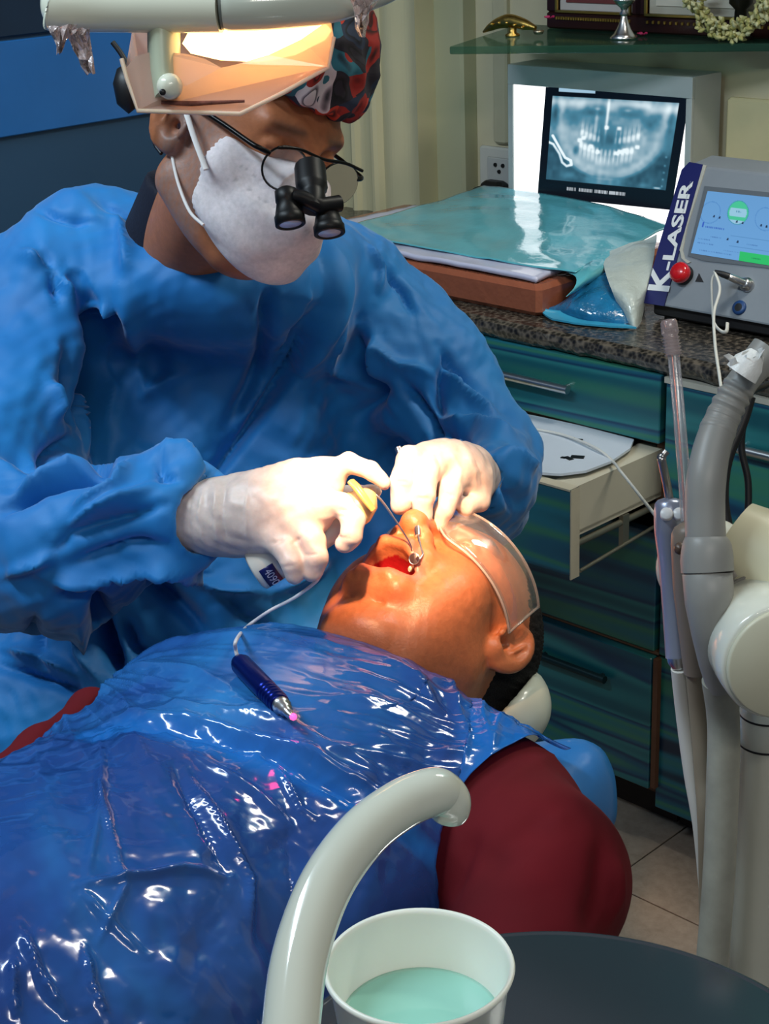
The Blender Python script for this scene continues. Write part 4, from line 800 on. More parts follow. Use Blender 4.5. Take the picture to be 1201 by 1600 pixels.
# ================= signed-distance modelling of bodies and cloth =================
class F3:
    def __init__(s, lo, hi, h):
        s.h = h; s.lo = np.array(lo, float); n = np.ceil((np.array(hi)-s.lo)/h).astype(int)+1; s.n = n
        s.ax = [(s.lo[i]+h*np.arange(n[i])).astype('f') for i in range(3)]; s.F = np.full(tuple(n), .5, 'f')
    def op(s, fn, lo, hi, k=0., mode='u', pad=None):
        m = (k+3*s.h) if pad is None else pad
        i0 = np.clip(np.floor((np.array(lo)-m-s.lo)/s.h).astype(int), 0, s.n-1); i1 = np.clip(np.ceil((np.array(hi)+m-s.lo)/s.h).astype(int)+1, 1, s.n)
        if np.any(i1 <= i0): return s
        X = s.ax[0][i0[0]:i1[0], None, None]; Y = s.ax[1][None, i0[1]:i1[1], None]; Z = s.ax[2][None, None, i0[2]:i1[2]]
        d = fn(X, Y, Z); sl = tuple(slice(a, b) for a, b in zip(i0, i1)); A = s.F[sl]
        if mode == 'u':
            r = np.minimum(A, d)
            if k > 0: q = np.maximum(k-np.abs(A-d), 0)/k; r = r-q*q*k*.25
        else:
            r = np.maximum(A, -d)
            if k > 0: q = np.maximum(k-np.abs(A+d), 0)/k; r = r+q*q*k*.25
        s.F[sl] = r; return s
    def cap(s, a, b, ra, rb=None, k=.01, mode='u'):
        rb = ra if rb is None else rb; a = np.array(a, float); b = np.array(b, float); ba = b-a; L2 = max(ba@ba, 1e-9)
        def fn(X, Y, Z):
            t = np.clip(((X-a[0])*ba[0]+(Y-a[1])*ba[1]+(Z-a[2])*ba[2])/L2, 0, 1).astype('f')
            return np.sqrt((X-a[0]-t*ba[0])**2+(Y-a[1]-t*ba[1])**2+(Z-a[2]-t*ba[2])**2)-(ra+(rb-ra)*t)
        R = max(ra, rb); return s.op(fn, np.minimum(a, b)-R, np.maximum(a, b)+R, k, mode)
    def chain(s, pts, k=.01, mode='u', k2=None):
        """pts: (point, radius)"""
        for i, ((a, ra), (b, rb)) in enumerate(zip(pts[:-1], pts[1:])): s.cap(a, b, ra, rb, k if i == 0 or k2 is None else k2, mode)
        return s
    def ell(s, c, r, R=None, k=.01, mode='u'):
        c = np.array(c, float); r = np.array(r, float); R = np.eye(3) if R is None else np.array(R)   # rows of R: the local axes
        def fn(X, Y, Z):
            x, y, z = X-c[0], Y-c[1], Z-c[2]; q = [R[i, 0]*x+R[i, 1]*y+R[i, 2]*z for i in range(3)]
            k0 = np.sqrt(sum((q[i]/r[i])**2 for i in range(3)))+1e-6; k1 = np.sqrt(sum((q[i]/r[i]**2)**2 for i in range(3)))+1e-6
            return k0*(k0-1)/k1
        e = np.sqrt(sum((R[i]*r[i])**2 for i in range(3))); return s.op(fn, c-e, c+e, k, mode)
    def half(s, p_, n_, k=0):
        """cut away what lies on the side n_ points to"""
        p_ = np.array(p_, float); n_ = np.array(n_, float)/np.linalg.norm(n_)
        return s.op(lambda X, Y, Z: -((X-p_[0])*n_[0]+(Y-p_[1])*n_[1]+(Z-p_[2])*n_[2]), s.lo, s.lo+s.h*s.n, k, 's')
    def mesh(s, smooth=1):
        F = s.F; nx, ny, nz = F.shape; I = F < 0
        c = np.zeros((nx-1, ny-1, nz-1), 'u1')
        for a in (0, 1):
            for b in (0, 1):
                for d in (0, 1): c += I[a:nx-1+a, b:ny-1+b, d:nz-1+d]
        cell = np.argwhere((c > 0) & (c < 8)); m = len(cell); vid = np.full(c.shape, -1, 'i4'); vid[tuple(cell.T)] = np.arange(m)
        acc = np.zeros((m, 3)); cnt = np.zeros(m)
        cor = [(a, b, d) for a in (0, 1) for b in (0, 1) for d in (0, 1)]; val = {q: F[tuple((cell+q).T)] for q in cor}
        for q in cor:
            for ax_ in range(3):
                if q[ax_] == 0:
                    p_ = list(q); p_[ax_] = 1; p_ = tuple(p_); va, vb = val[q], val[p_]; x = (va < 0) != (vb < 0)
                    t = np.where(x, va/np.where(x, va-vb, 1), 0); pos = np.tile(np.array(q, float), (m, 1)); pos[:, ax_] += t
                    acc += pos*x[:, None]; cnt += x
        V = s.lo+(cell+acc/cnt[:, None])*s.h; Q = []
        for ax_ in range(3):
            sl0 = [slice(1, -1)]*3; sl1 = [slice(1, -1)]*3; sl0[ax_] = slice(0, -1); sl1[ax_] = slice(1, None)
            A, B = I[tuple(sl0)], I[tuple(sl1)]; e = np.argwhere(A != B)
            off = np.ones(3, int); off[ax_] = 0; g = e+off; u_, v_ = [i for i in range(3) if i != ax_]
            def at(du, dv): h_ = g.copy(); h_[:, u_] -= du; h_[:, v_] -= dv; return vid[tuple(h_.T)]
            q = np.stack([at(1, 1), at(0, 1), at(0, 0), at(1, 0)], -1); ins = A[tuple(e.T)]
            if ax_ == 1: ins = ~ins
            q[~ins] = q[~ins][:, ::-1]; Q.append(q)
        Q = np.concatenate(Q); Q = Q[(Q >= 0).all(1)]
        for _ in range(smooth): V = relax(V, Q, .5)
        return V, Q
def relax(V, Q, w_=.5):
    n = len(V); a = np.concatenate([Q[:, i] for i in range(4)]*2); b = np.concatenate([Q[:, (i+1) % 4] for i in range(4)]+[Q[:, (i-1) % 4] for i in range(4)])
    c = np.bincount(a, minlength=n)[:, None]; S_ = np.stack([np.bincount(a, V[b, i], n) for i in range(3)], -1); return V+w_*(S_/np.maximum(c, 1)-V)*(c > 0)
def normals(V, Q):
    n_ = np.cross(V[Q[:, 2]]-V[Q[:, 0]], V[Q[:, 3]]-V[Q[:, 1]]); n = len(V); N = np.zeros((n, 3))
    for k in range(4):
        for i in range(3): N[:, i] += np.bincount(Q[:, k], n_[:, i], n)
    return N/np.maximum(np.linalg.norm(N, axis=1, keepdims=True), 1e-12)
def pxy(V):
    v = V-CAM; d = v@FW; return 600.5+FPX*(v@RT)/d, 800-FPX*(v@UP)/d, d
def pr(x, y, d, rp): return (P(x, y, d), rp*d/FPX)
def bounds(items, pad=.03):
    lo = np.min([np.array(p_)-r for p_, r in items], 0)-pad; hi = np.max([np.array(p_)+r for p_, r in items], 0)+pad; return lo, hi
def crumple(V, amp, frq, seed, n=9, warp=.6, ani=(1, 1, 1), sharp=1.0):
    r_ = np.random.RandomState(seed); W = V*np.array(ani); h = np.zeros(len(V)); tot = 0
    for i in range(n):
        d = r_.randn(3); d /= np.linalg.norm(d); f_ = frq*(.5+1.5*r_.rand()); ph = r_.rand(4)*9
        w_ = np.sin(W[:, 0]*frq*.9+ph[0])+np.sin(W[:, 1]*frq*.8+ph[1])+np.sin(W[:, 2]*frq*.85+ph[2])
        q = (W@d)*f_+warp*w_+ph[3]; tri = np.abs((q % 2)-1)*2-1; a = frq/f_
        mk_ = .5+.5*np.sin(W@np.roll(d, 1)*frq*.8+ph[1]*3); h += a*np.sign(tri)*np.abs(tri)**sharp*mk_; tot += a
    return h/tot*amp*2.5
def strokes(V, N, lst):
    """cloth folds: px polylines; amp>0 ridge, <0 valley; kind r = rounded, s = sharp, e = one-sided edge"""
    x, y, d = pxy(V); face = (N@(-FW)) > -.15; out = np.zeros(len(V))
    for pts, w_, amp, kind in lst:
        pts = np.array(pts, float); lo = pts.min(0)-4*w_; hi = pts.max(0)+4*w_
        m = np.where(face & (x > lo[0]) & (x < hi[0]) & (y > lo[1]) & (y < hi[1]))[0]
        if not len(m): continue
        px, py = x[m], y[m]; best = np.full(len(m), 1e9); sg = np.zeros(len(m)); tt = np.zeros(len(m)); cum = np.concatenate([[0], np.cumsum(np.linalg.norm(np.diff(pts, axis=0), axis=1))])
        for i in range(len(pts)-1):
            a, b = pts[i], pts[i+1]; ab = b-a; L_ = ab@ab; t = np.clip(((px-a[0])*ab[0]+(py-a[1])*ab[1])/L_, 0, 1)
            dx, dy = px-a[0]-t*ab[0], py-a[1]-t*ab[1]; dd = np.hypot(dx, dy); u_ = dd < best
            best[u_] = dd[u_]; sg[u_] = np.sign(ab[0]*dy-ab[1]*dx)[u_]; tt[u_] = (cum[i]+t*np.sqrt(L_))[u_]
        tp = np.clip(np.minimum(tt, cum[-1]-tt)/(.3*cum[-1]+1), 0, 1); tp = tp*tp*(3-2*tp)*.85+.15*(best < w_)
        if kind == 's': pf = np.exp(-(best/w_)**1.0)
        elif kind == 'e': pf = np.where(sg > 0, np.exp(-(best/(w_*2.2))**1.5), np.exp(-(best/(w_*.25))**1.2))
        else: pf = np.exp(-(best/w_)**2)
        out[m] += amp*pf*tp
    return out
def vcol_mat(name, rough=.5, sss=0, bump=0, bs=200, spec=.5, coat=0, bd=.001, extra=None, sheen=0):
    k = NT(name); at = k.n('ShaderNodeAttribute', attribute_name='Col'); v = k.coord(); nz = k.noise(v, bs*.5, 3, .6)
    mx = k.n('ShaderNodeMix', data_type='RGBA', blend_type='MULTIPLY'); mx.inputs[0].default_value = 1
    k.l(at.outputs['Color'], mx.inputs[6]); k.l(k.ramp(nz, [(.3, (.88, .86, .85)), (.7, (1.08, 1.06, 1.05))]), mx.inputs[7]); k.l(mx.outputs[2], k.b.inputs['Base Color'])
    k.b.inputs['Roughness'].default_value = rough; k.b.inputs['Specular IOR Level'].default_value = spec; k.b.inputs['Coat Weight'].default_value = coat; k.b.inputs['Sheen Weight'].default_value = sheen
    if sss: k.b.inputs['Subsurface Weight'].default_value = sss; k.b.inputs['Subsurface Radius'].default_value = (.012, .004, .002); k.b.inputs['Subsurface Scale'].default_value = 1
    if bump: k.bump(k.noise(k.coord(), bs, 3, .6), bump, bd)
    return k.m
# ---- head in its own frame: x right, y forward, z up, origin between the ears ----
def head_field(h, patient):
    f = F3((-.115, -.15, -.26 if not patient else -.22), (.115, .165, .165), h)
    f.ell((0, -.022, .040), (.076, .100, .088), k=.01) if not patient else f.ell((0, -.016, .034), (.074, .092, .080), k=.01)
    f.ell((0, .030, .010), (.066, .066, .080), k=.03)
    f.ell((0, .035, -.045), (.056, .055, .062), k=.03)
    jd = 1 if patient else 0
    ch = V3(0, .072-.008*jd, -.094-.022*jd)
    for sx in (-1, 1):
        f.cap((sx*.054, .004, -.055), (sx*.020, ch[1]-.006, ch[2]+.004), .021, .018, .03)
        f.ell((sx*.043, .062, -.022), (.024, .020, .024), k=.03)
        f.cap((sx*.012, .092, .036), (sx*.042, .078, .040), .0085, .007, .014)
        if patient: f.ell((sx*.046, .045, -.055), (.024, .036, .04), k=.03)
    f.ell(ch, (.022, .017, .015), k=.02)
    # nose
    f.cap((0, .094, .026), (0, .121, -.008), .008, .0115, .014); f.ell((0, .1195, -.012), (.0125, .0115, .0105), k=.006)
    for sx in (-1, 1): f.ell((sx*.0135, .1085, -.0155), (.0085, .011, .0080), k=.006); f.ell((sx*.0068, .1145, -.0235), (.0040, .0062, .0048), k=.002, mode='s')
    # eyes
    for sx in (-1, 1):
        f.ell((sx*.031, .096, .022), (.018, .012, .011), k=.012, mode='s'); f.ell((sx*.031, .079, .020), (.0145, .0135, .0125), k=.003)
        f.cap((sx*.018, .0925, .0185), (sx*.044, .0865, .0175), .0016, .0016, .002, 's')
    # mouth
    if patient:
        f.cap((-.022, .098, -.036), (.022, .098, -.036), .012, .012, .02); f.cap((-.022, .090, -.080), (.022, .090, -.080), .012, .012, .02)
        for a, b in (((-.030, .085, -.058), (-.014, .1125, -.040)), ((-.014, .1125, -.040), (.014, .1125, -.040)), ((.014, .1125, -.040), (.030, .085, -.058))): f.cap(a, b, .0062, .0068, .005)
        for a, b in (((-.030, .085, -.058), (-.015, .100, -.0775)), ((-.015, .100, -.0775), (.015, .100, -.0775)), ((.015, .100, -.0775), (.030, .085, -.058))): f.cap(a, b, .0062, .0072, .005)
        f.ell((0, .085, -.0585), (.0285, .040, .0165), k=.004, mode='s')
        f.cap((-.018, .082, -.098), (.018, .082, -.098), .0008, .0008, .007, 's')
        for sx in (-1, 1): f.cap((sx*.030, .096, -.030), (sx*.043, .078, -.058), .0006, .001, .010, 's')
    else:
        f.cap((-.02, .098, -.052), (.02, .098, -.052), .008, .008, .01); f.cap((-.018, .096, -.064), (.018, .096, -.064), .008, .008, .01)
    # ears
    for sx in (-1, 1):
        a = .45 if not patient else .55; ey_ = .004 if patient else 0; R = np.array([[math.cos(a)*sx, math.sin(a), 0], [-math.sin(a)*sx, math.cos(a), 0], [0, 0, 1]])
        f.ell((sx*(.080+ey_*.3), -.008+ey_, .000), (.0075, .0215, .034), R, k=.005); f.ell((sx*.0765, .002+ey_, -.022), (.008, .010, .012), R, k=.006)
        f.ell((sx*.0890, -.0035+ey_, .004), (.0090, .0155, .0240), R, k=.002, mode='s'); f.ell((sx*.0830, .002+ey_, -.008), (.009, .007, .009), R, k=.002, mode='s'); f.ell((sx*.0795, ey_, -.006), (.010, .005, .006), R, k=.003, mode='s')
        f.cap((sx*.078, .014+ey_, .000), (sx*.079, .013+ey_, -.010), .0035, .0035, .003)
        f.cap((sx*.0845, -.009+ey_, -.008), (sx*.0865, -.012+ey_, .014), .0018, .0018, .002)
    return f
def frame(Fv, Uv):
    """camera-space forward and up (x right, y down, z away) to a world rotation, rows = right, forward, up"""
    tw = lambda q: q[0]*RT-q[1]*UP+q[2]*FW
    y = tw(Fv); y /= np.linalg.norm(y); z = tw(Uv); z -= (z@y)*y; z /= np.linalg.norm(z); x = np.cross(y, z); return np.array([x, y, z])
def smooth01(x, a, b): t = np.clip((x-a)/(b-a), 0, 1); return t*t*(3-2*t)
# ================= the dentist =================
def doctor():
    D = thing('person', 'man in blue gown, white mask and patterned cap bending over the patient', 'person', P(300, 900, 1.85)*V3(1, 1, 0))
    R = frame((.60, .53, -.60), (.423, -.846, -.324)); O = P(376, 216, 1.60)
    W = lambda v: np.atleast_2d(v)@R+O
    # --- body: head and neck on a plain torso with both arms, one surface joined under the gown ---
    f = head_field(.0026, False)
    nk = [(P(330, 330, 1.70), .062), (P(265, 430, 1.80), .068)]
    loc = lambda p_: (np.array(p_)-O)@R.T
    f.cap(loc(P(342, 285, 1.65)), loc(P(290, 400, 1.78)), .051, .054, .02)
    V, Q = f.mesh(1)
    skin = np.array(lin(170, 106, 70)[:3]); beard = np.array(lin(138, 122, 118)[:3]); brow = np.array(lin(58, 40, 32)[:3])
    c = np.tile(skin, (len(V), 1)); x, y, z = V.T; r_ = np.random.RandomState(1)
    bm = smooth01(-z, -.030, -.005)*smooth01(y, -.012, .004)*smooth01(z, -.125, -.105)*smooth01(np.abs(x)+y*.2, .03, .045)*(1-smooth01(y, .045, .065))*.95; bm = bm*(.70+.30*np.sin(x*1100+z*800)*np.sin(z*1200+y*700))
    bm = np.where((np.abs(x) < .03) & (z > -.03), 0, bm); side = smooth01(np.abs(x), .05, .06)*smooth01(z, -.02, 0)*smooth01(-z, -.06, -.03)*smooth01(-y, -.035, -.012); bm = np.maximum(bm*.85, side*.7*(y > -.0))
    c = c*(1-bm[:, None])+beard*bm[:, None]
    eb = np.exp(-((z-.041-.1*(np.abs(x)-.03)*-1)/.0045)**2)*smooth01(np.abs(x), .008, .018)*(1-smooth01(np.abs(x), .040, .052))*(y > .06); c = c*(1-.75*eb[:, None])+brow*.75*eb[:, None]
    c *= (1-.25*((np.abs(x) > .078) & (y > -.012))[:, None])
    Vh = W(V)
    g = F3(*bounds([pr(280, 420, 1.8, 60), pr(70, 470, 1.8, 80), pr(590, 470, 1.9, 80), pr(300, 1050, 1.85, 200), pr(-30, 850, 1.62, 70), pr(310, 810, 1.52, 60), pr(760, 740, 1.8, 60)], .02), .009)
    g.chain([pr(285, 400, 1.80, 66), pr(290, 470, 1.95, 60)], .03)
    g.chain([pr(120, 490, 1.94, 50), pr(540, 500, 1.98, 60)], .05); g.ell(P(310, 720, 2.06), (.13, .09, .24), np.array([RT, FW, UP]), .08)
    g.chain([pr(75, 500, 1.86, 42), pr(-10, 830, 1.64, 45), pr(190, 815, 1.55, 42), pr(330, 810, 1.52, 36)], .04); g.chain([pr(580, 490, 1.97, 45), pr(725, 715, 1.87, 34), pr(738, 745, 1.72, 30), pr(715, 745, 1.62, 28)], .04)
    Vg, Qg = g.mesh(2)
    o = mesh_np('body', np.vstack([Vh, Vg]), np.vstack([Q, Qg+len(Vh)]), vcol_mat('dentist skin', .5, .10, .25, 260, spec=.4), D, cols=np.vstack([c, np.tile(skin, (len(Vg), 1))]))
    # --- dark undershirt collar ---
    g = F3(*bounds([pr(285, 380, 1.78, 90)], .03), .005); ctr = P(300, 375, 1.75)
    g.chain([pr(316, 300, 1.73, 90), pr(290, 380, 1.79, 98)], .02)
    g2n = P(330, 300, 1.68); nn = P(240, 300, 1.72)-P(285, 395, 1.79)
    g.half(P(222, 262, 1.72), (UP*.80+RT*.62-FW*.35), 0); Vc, Qc = g.mesh(1)
    mesh_np('shirt_collar', Vc, Qc, mat('navy knit', lin(14, 18, 36), .8, bump=.3, bs=300), D)
    # --- gown ---
    G_ = [pr(60, 470, 1.80, 120), pr(620, 450, 1.90, 110), pr(300, 1250, 1.9, 260), pr(-60, 860, 1.62, 150), pr(330, 800, 1.55, 90), pr(760, 760, 1.84, 110), pr(300, 360, 1.8, 60)]
    g = F3(*bounds(G_, .03), .0043)
    ax3 = np.array([RT, FW, UP])
    g.ell(P(325, 640, 2.00), (.205, .165, .27), ax3, .06)
    g.ell(P(290, 960, 2.02), (.24, .17, .24), ax3, .10)
    g.ell(P(240, 1180, 2.00), (.28, .17, .20), ax3, .10)
    g.chain([pr(255, 352, 1.83, 62), pr(150, 400, 1.84, 84), pr(60, 478, 1.82, 112)], .05)
    g.chain([pr(330, 400, 1.84, 70), pr(470, 450, 1.88, 92), pr(585, 478, 1.92, 98)], .06)
    # right arm, nearer
    g.chain([pr(62, 500, 1.80, 108), pr(20, 640, 1.74, 112), pr(-25, 800, 1.64, 122)], .04)
    g.chain([pr(-25, 830, 1.62, 126), pr(90, 838, 1.58, 118), pr(200, 812, 1.55, 94), pr(262, 806, 1.535, 78), pr(296, 806, 1.53, 74)], .035)
    g.chain([pr(60, 900, 1.62, 66), pr(180, 870, 1.60, 50), pr(280, 868, 1.57, 32)], .05)
    g.chain([pr(120, 520, 1.88, 66), pr(140, 680, 1.86, 72), pr(130, 860, 1.84, 90)], .05)
    g.chain([pr(560, 600, 2.0, 70), pr(585, 740, 2.0, 80), pr(560, 900, 2.0, 90)], .05)
    # left arm
    g.chain([pr(592, 482, 1.92, 98), pr(660, 600, 1.90, 98), pr(728, 705, 1.86, 94)], .04)
    g.chain([pr(735, 730, 1.84, 92), pr(744, 752, 1.76, 74), pr(742, 752, 1.70, 58)], .04)
    g.ell(P(760, 790, 1.86), (.045, .05, .04), ax3, .04)
    # neck opening and sleeve openings
    g.ell(P(318, 450, 1.80), (.125, .096, .070), ax3, .04)
    g.chain([pr(350, 270, 1.60, 84), pr(312, 325, 1.715, 74)], .014, 's')
    g.chain([pr(272, 808, 1.525, 50), pr(420, 812, 1.47, 60)], .01, 's')
    g.half(P(300, 810, 1.52), (RT*.88-FW*.30-UP*.0), 0) if False else None
    pl = P(262, 810, 1.45); nn_ = (RT*.90-FW*.42); nn_ /= np.linalg.norm(nn_)
    g.op(lambda X, Y, Z: np.maximum(-((X-pl[0])*nn_[0]+(Y-pl[1])*nn_[1]+(Z-pl[2])*nn_[2]), np.sqrt((X-P(370, 812, 1.5)[0])**2+(Y-P(370, 812, 1.5)[1])**2+(Z-P(370, 812, 1.5)[2])**2)-.12), P(370, 812, 1.5)-.12, P(370, 812, 1.5)+.12, .006, 's')
    g.chain([pr(738, 752, 1.72, 44), pr(700, 752, 1.58, 60)], .008, 's')
    V, Q = g.mesh(2); N = normals(V, Q)
    S_ = [
     ([(118, 440), (150, 500), (165, 570), (160, 680), (150, 740)], 17, -.030, 'r'), ([(172, 520), (182, 600), (168, 690)], 8, .009, 'r'),
     ([(60, 395), (85, 440), (90, 475)], 9, -.012, 's'), ([(98, 545), (112, 600), (130, 672)], 11, -.018, 's'), ([(70, 600), (86, 640), (84, 665)], 10, .010, 's'),
     ([(130, 480), (184, 486)], 7, .014, 's'), ([(184, 486), (172, 560)], 6, -.014, 's'), ([(20, 395), (70, 420), (130, 480)], 9, .010, 's'),
     ([(484, 400), (492, 470), (450, 570), (400, 660), (335, 745), (318, 800)], 18, -.022, 'e'), ([(478, 505), (420, 600), (345, 720)], 8, .010, 's'),
     ([(423, 430), (415, 520), (400, 580), (350, 670)], 11, -.010, 'r'), ([(215, 560), (225, 615), (300, 575)], 12, .008, 's'), ([(190, 450), (215, 560), (190, 640)], 14, .006, 'r'),
     ([(560, 500), (557, 560), (573, 611), (548, 680)], 12, -.018, 's'), ([(585, 520), (580, 580), (572, 612)], 9, .012, 's'), ([(575, 530), (620, 570), (680, 575)], 8, .010, 's'), ([(530, 480), (515, 560), (570, 612)], 10, .008, 's'),
     ([(620, 590), (655, 640), (660, 690)], 9, -.014, 's'), ([(705, 547), (690, 600), (668, 640)], 10, -.014, 's'), ([(700, 560), (740, 600), (790, 650)], 8, .008, 's'), ([(690, 530), (720, 560), (760, 605)], 8, -.008, 's'),
     ([(668, 640), (740, 640), (815, 690)], 9, .010, 's'), ([(660, 655), (720, 665), (770, 700)], 8, -.013, 's'), ([(770, 700), (800, 720), (826, 740)], 9, .008, 's'), ([(770, 720), (790, 760), (800, 800)], 8, -.010, 's'), ([(640, 690), (700, 672), (770, 690)], 7, .008, 's'),
     ([(0, 795), (60, 752), (120, 738), (170, 745)], 9, -.018, 's'), ([(0, 700), (60, 712), (110, 690), (130, 678)], 10, -.016, 's'), ([(10, 770), (60, 735), (150, 715)], 9, .011, 's'),
     ([(85, 865), (110, 830), (170, 812), (258, 790)], 9, -.011, 's'), ([(90, 845), (150, 800), (240, 760)], 9, .012, 's'), ([(248, 712), (252, 745), (280, 755)], 6, -.009, 's'), ([(210, 708), (180, 760), (110, 800)], 8, .009, 's'), ([(225, 705), (290, 720), (335, 752)], 8, .010, 's'),
     ([(60, 900), (140, 905), (250, 880), (325, 888)], 8, .012, 's'), ([(90, 925), (180, 905), (260, 905)], 8, -.012, 's'), ([(110, 880), (200, 850), (262, 852)], 7, -.008, 's'), ([(0, 900), (60, 880), (90, 860)], 8, .008, 's'),
     ([(150, 930), (165, 1000), (190, 1060)], 12, -.025, 'r'), ([(190, 960), (210, 1010), (260, 1040)], 10, -.015, 's'), ([(230, 900), (300, 960), (330, 1000)], 14, -.014, 'r'), ([(250, 880), (340, 920), (420, 925)], 9, .010, 's'), ([(345, 925), (375, 960), (440, 985)], 10, -.010, 's'),
     ([(0, 1010), (60, 1025), (130, 1060)], 9, .012, 's'), ([(0, 1040), (80, 1065), (140, 1085)], 8, -.012, 's'), ([(60, 940), (50, 990), (70, 1050)], 9, -.010, 's'), ([(120, 950), (125, 1020), (160, 1070)], 8, .012, 's'), ([(420, 930), (500, 890), (530, 870)], 9, .009, 's'),
     ([(130, 305), (190, 330), (240, 350)], 7, -.006, 's'), ([(60, 340), (110, 352), (150, 350)], 7, -.006, 's'), ([(180, 320), (200, 390), (195, 430)], 9, .007, 's'), ([(560, 380), (600, 420), (590, 470)], 9, .008, 's'), ([(600, 400), (640, 450), (650, 500)], 8, -.008, 's'),
    ]
    x, y, d = pxy(V)
    st = strokes(V, N, S_)
    cr = crumple(V, .026, 7.5, 3, 9, .25)+crumple(V, .010, 19.0, 8, 8, .3)+crumple(V, .0025, 60.0, 18, 8, .5)
    quiet = np.exp(-(((x-300)/110)**2+((y-520)/120)**2))
    V = V+N*(st*2.3+cr*(1-.6*quiet))[:, None]
    V = relax(V, Q, .35)
    k = NT('blue nonwoven gown'); b = k.b; v = k.coord()
    k.l(k.ramp(k.noise(v, 5, 4, .6), [(.3, lin(8, 104, 176)), (.7, lin(22, 130, 202))]), b.inputs['Base Color']); b.inputs['Roughness'].default_value = .62; b.inputs['Sheen Weight'].default_value = .25; b.inputs['Sheen Roughness'].default_value = .4
    k.bump(k.noise(v, 900, 2, .5), .12, .0005)
    mesh_np('gown', V, Q, k.m, D)
    # --- mask ---
    g = F3((-.085, -.01, -.15), (.085, .18, .03), .0026)
    g.ell((0, .072, -.052), (.066, .054, .056), k=.01); g.ell((0, .096, -.044), (.036, .042, .044), k=.03); g.cap((0, .108, .000), (0, .124, -.030), .014, .020, .02); g.ell((0, .085, -.078), (.046, .038, .028), k=.02)
    g.cap((-.054, .058, -.012), (.054, .058, -.012), .021, .021, .02); [g.cap((sx*.054, .058, -.008), (sx*.018, .102, -.004), .016, .014, .02) for sx in (-1, 1)]; g.cap((-.054, .055, -.04), (.054, .055, -.04), .016, .016, .02)
    inner = F3((-.085, -.01, -.15), (.085, .18, .03), .0026)
    g.half((0, .048, -.05), (0, -1, .10), .004); g.half((0, .06, .012), (0, -.15, 1), .004)
    g.half((-.0, .085, -.088), (0, -.5, -.9), .01)
    V, Q = g.mesh(1); N = normals(V, Q); x, y, z = V.T
    ed = np.exp(-((y-.054)/.003)**2)*.0008*np.sign(np.sin(z*1400)); cen = -.0012*np.exp(-(x/.0012)**2)
    rows = -.0007*(np.exp(-((z+.020+.5*(y-.08)*0-.25*np.abs(x))/.0009)**2)+np.exp(-((z+.034-.25*np.abs(x))/.0009)**2))*(np.sin(x*1300) > 0)*(np.abs(x) < .06)
    wr = .0016*np.sin(z*170+np.sin(x*60)*1.5)*smooth01(np.abs(x), .015, .05)
    V = V+N*(ed+rows+wr)[:, None]; c = np.tile(np.array(lin(222, 214, 216)[:3]), (len(V), 1)); c *= (1-.22*((rows < -.0003)[:, None]))
    mesh_np('face_mask', W(V), Q, vcol_mat('white mask', .8, .05, .1, 400, spec=.2), D, cols=c, )
    D.children[-1]['label'] = 'white folded face mask'
    Mst = mat('white elastic', lin(224, 218, 214), .7)
    mb = MB(); mb.tube(spline([P(286, 165, 1.545), P(292, 180, 1.53), P(305, 220, 1.515), P(322, 265, 1.505)], 5), .0028, 10, flat=.5); mb2 = mb; mk('mask_strap', mb, Mst, D)
    mb = MB(); mb.tube(spline([P(268, 240, 1.555), P(278, 285, 1.545), P(296, 330, 1.53), P(318, 352, 1.515)], 5), .0016, 8); mk('mask_strap', mb, Mst, D)
    # --- cap ---
    g = F3((-.13, -.16, -.06), (.13, .16, .22), .003)
    g.ell((0, -.014, .082), (.088, .112, .092), k=.01); g.ell((0, .025, .10), (.073, .072, .075), k=.03); g.ell((.03, .05, .115), (.05, .05, .045), k=.03)
    g.ell((0, -.085, .03), (.065, .05, .07), k=.03); g.half((0, .09, .062), (0, .10, -1), .008)
    V, Q = g.mesh(1); N = normals(V, Q); V = V+N*(crumple(V, .006, 40, 5, 8, .5)+.002*np.sin(np.arctan2(V[:, 0], V[:, 1])*24)*np.exp(-((V[:, 2]-.07)/.03)**2))[:, None]
    k = NT('printed cap cotton'); vo = k.n('ShaderNodeTexVoronoi'); vo.inputs['Scale'].default_value = 40; v = k.coord(); nz = k.n('ShaderNodeTexNoise'); nz.inputs['Scale'].default_value = 14; k.l(v, nz.inputs[0])
    ad = k.n('ShaderNodeMix', data_type='RGBA', blend_type='LINEAR_LIGHT'); ad.inputs[0].default_value = .06; k.l(v, ad.inputs[6]); k.l(nz.outputs['Color'], ad.inputs[7]); k.l(ad.outputs[2], vo.inputs[0])
    sp = k.n('ShaderNodeSeparateColor'); k.l(vo.outputs['Color'], sp.inputs[0])
    pal = k.ramp(sp.outputs[0], [(0, lin(150, 34, 26)), (.30, lin(34, 30, 40)), (.5, lin(40, 104, 120)), (.64, lin(196, 56, 34)), (.80, lin(206, 196, 200)), (.88, lin(30, 44, 66))], 'CONSTANT')
    ring = k.ramp(vo.outputs['Distance'], [(.0, (1, 1, 1)), (.30, (1, 1, 1)), (.34, (.05, .05, .06)), (.42, (.5, .45, .5)), (.5, (1, 1, 1))])
    mu = k.n('ShaderNodeMix', data_type='RGBA', blend_type='MULTIPLY'); mu.inputs[0].default_value = 1; k.l(pal, mu.inputs[6]); k.l(ring, mu.inputs[7]); k.l(mu.outputs[2], k.b.inputs['Base Color']); k.b.inputs['Roughness'].default_value = .8
    o = mesh_np('surgical_cap', W(V), Q, k.m, D); o['label'] = 'cap printed with red, white and teal blotches'
    mb = MB(); mb.tube(spline([P(176, 66, 1.68), P(188, 82, 1.68), P(200, 102, 1.68)], 5), .0028, 8); mb.M = Matrix.Identity(4); mk('cap_tie', mb, M_black, o)
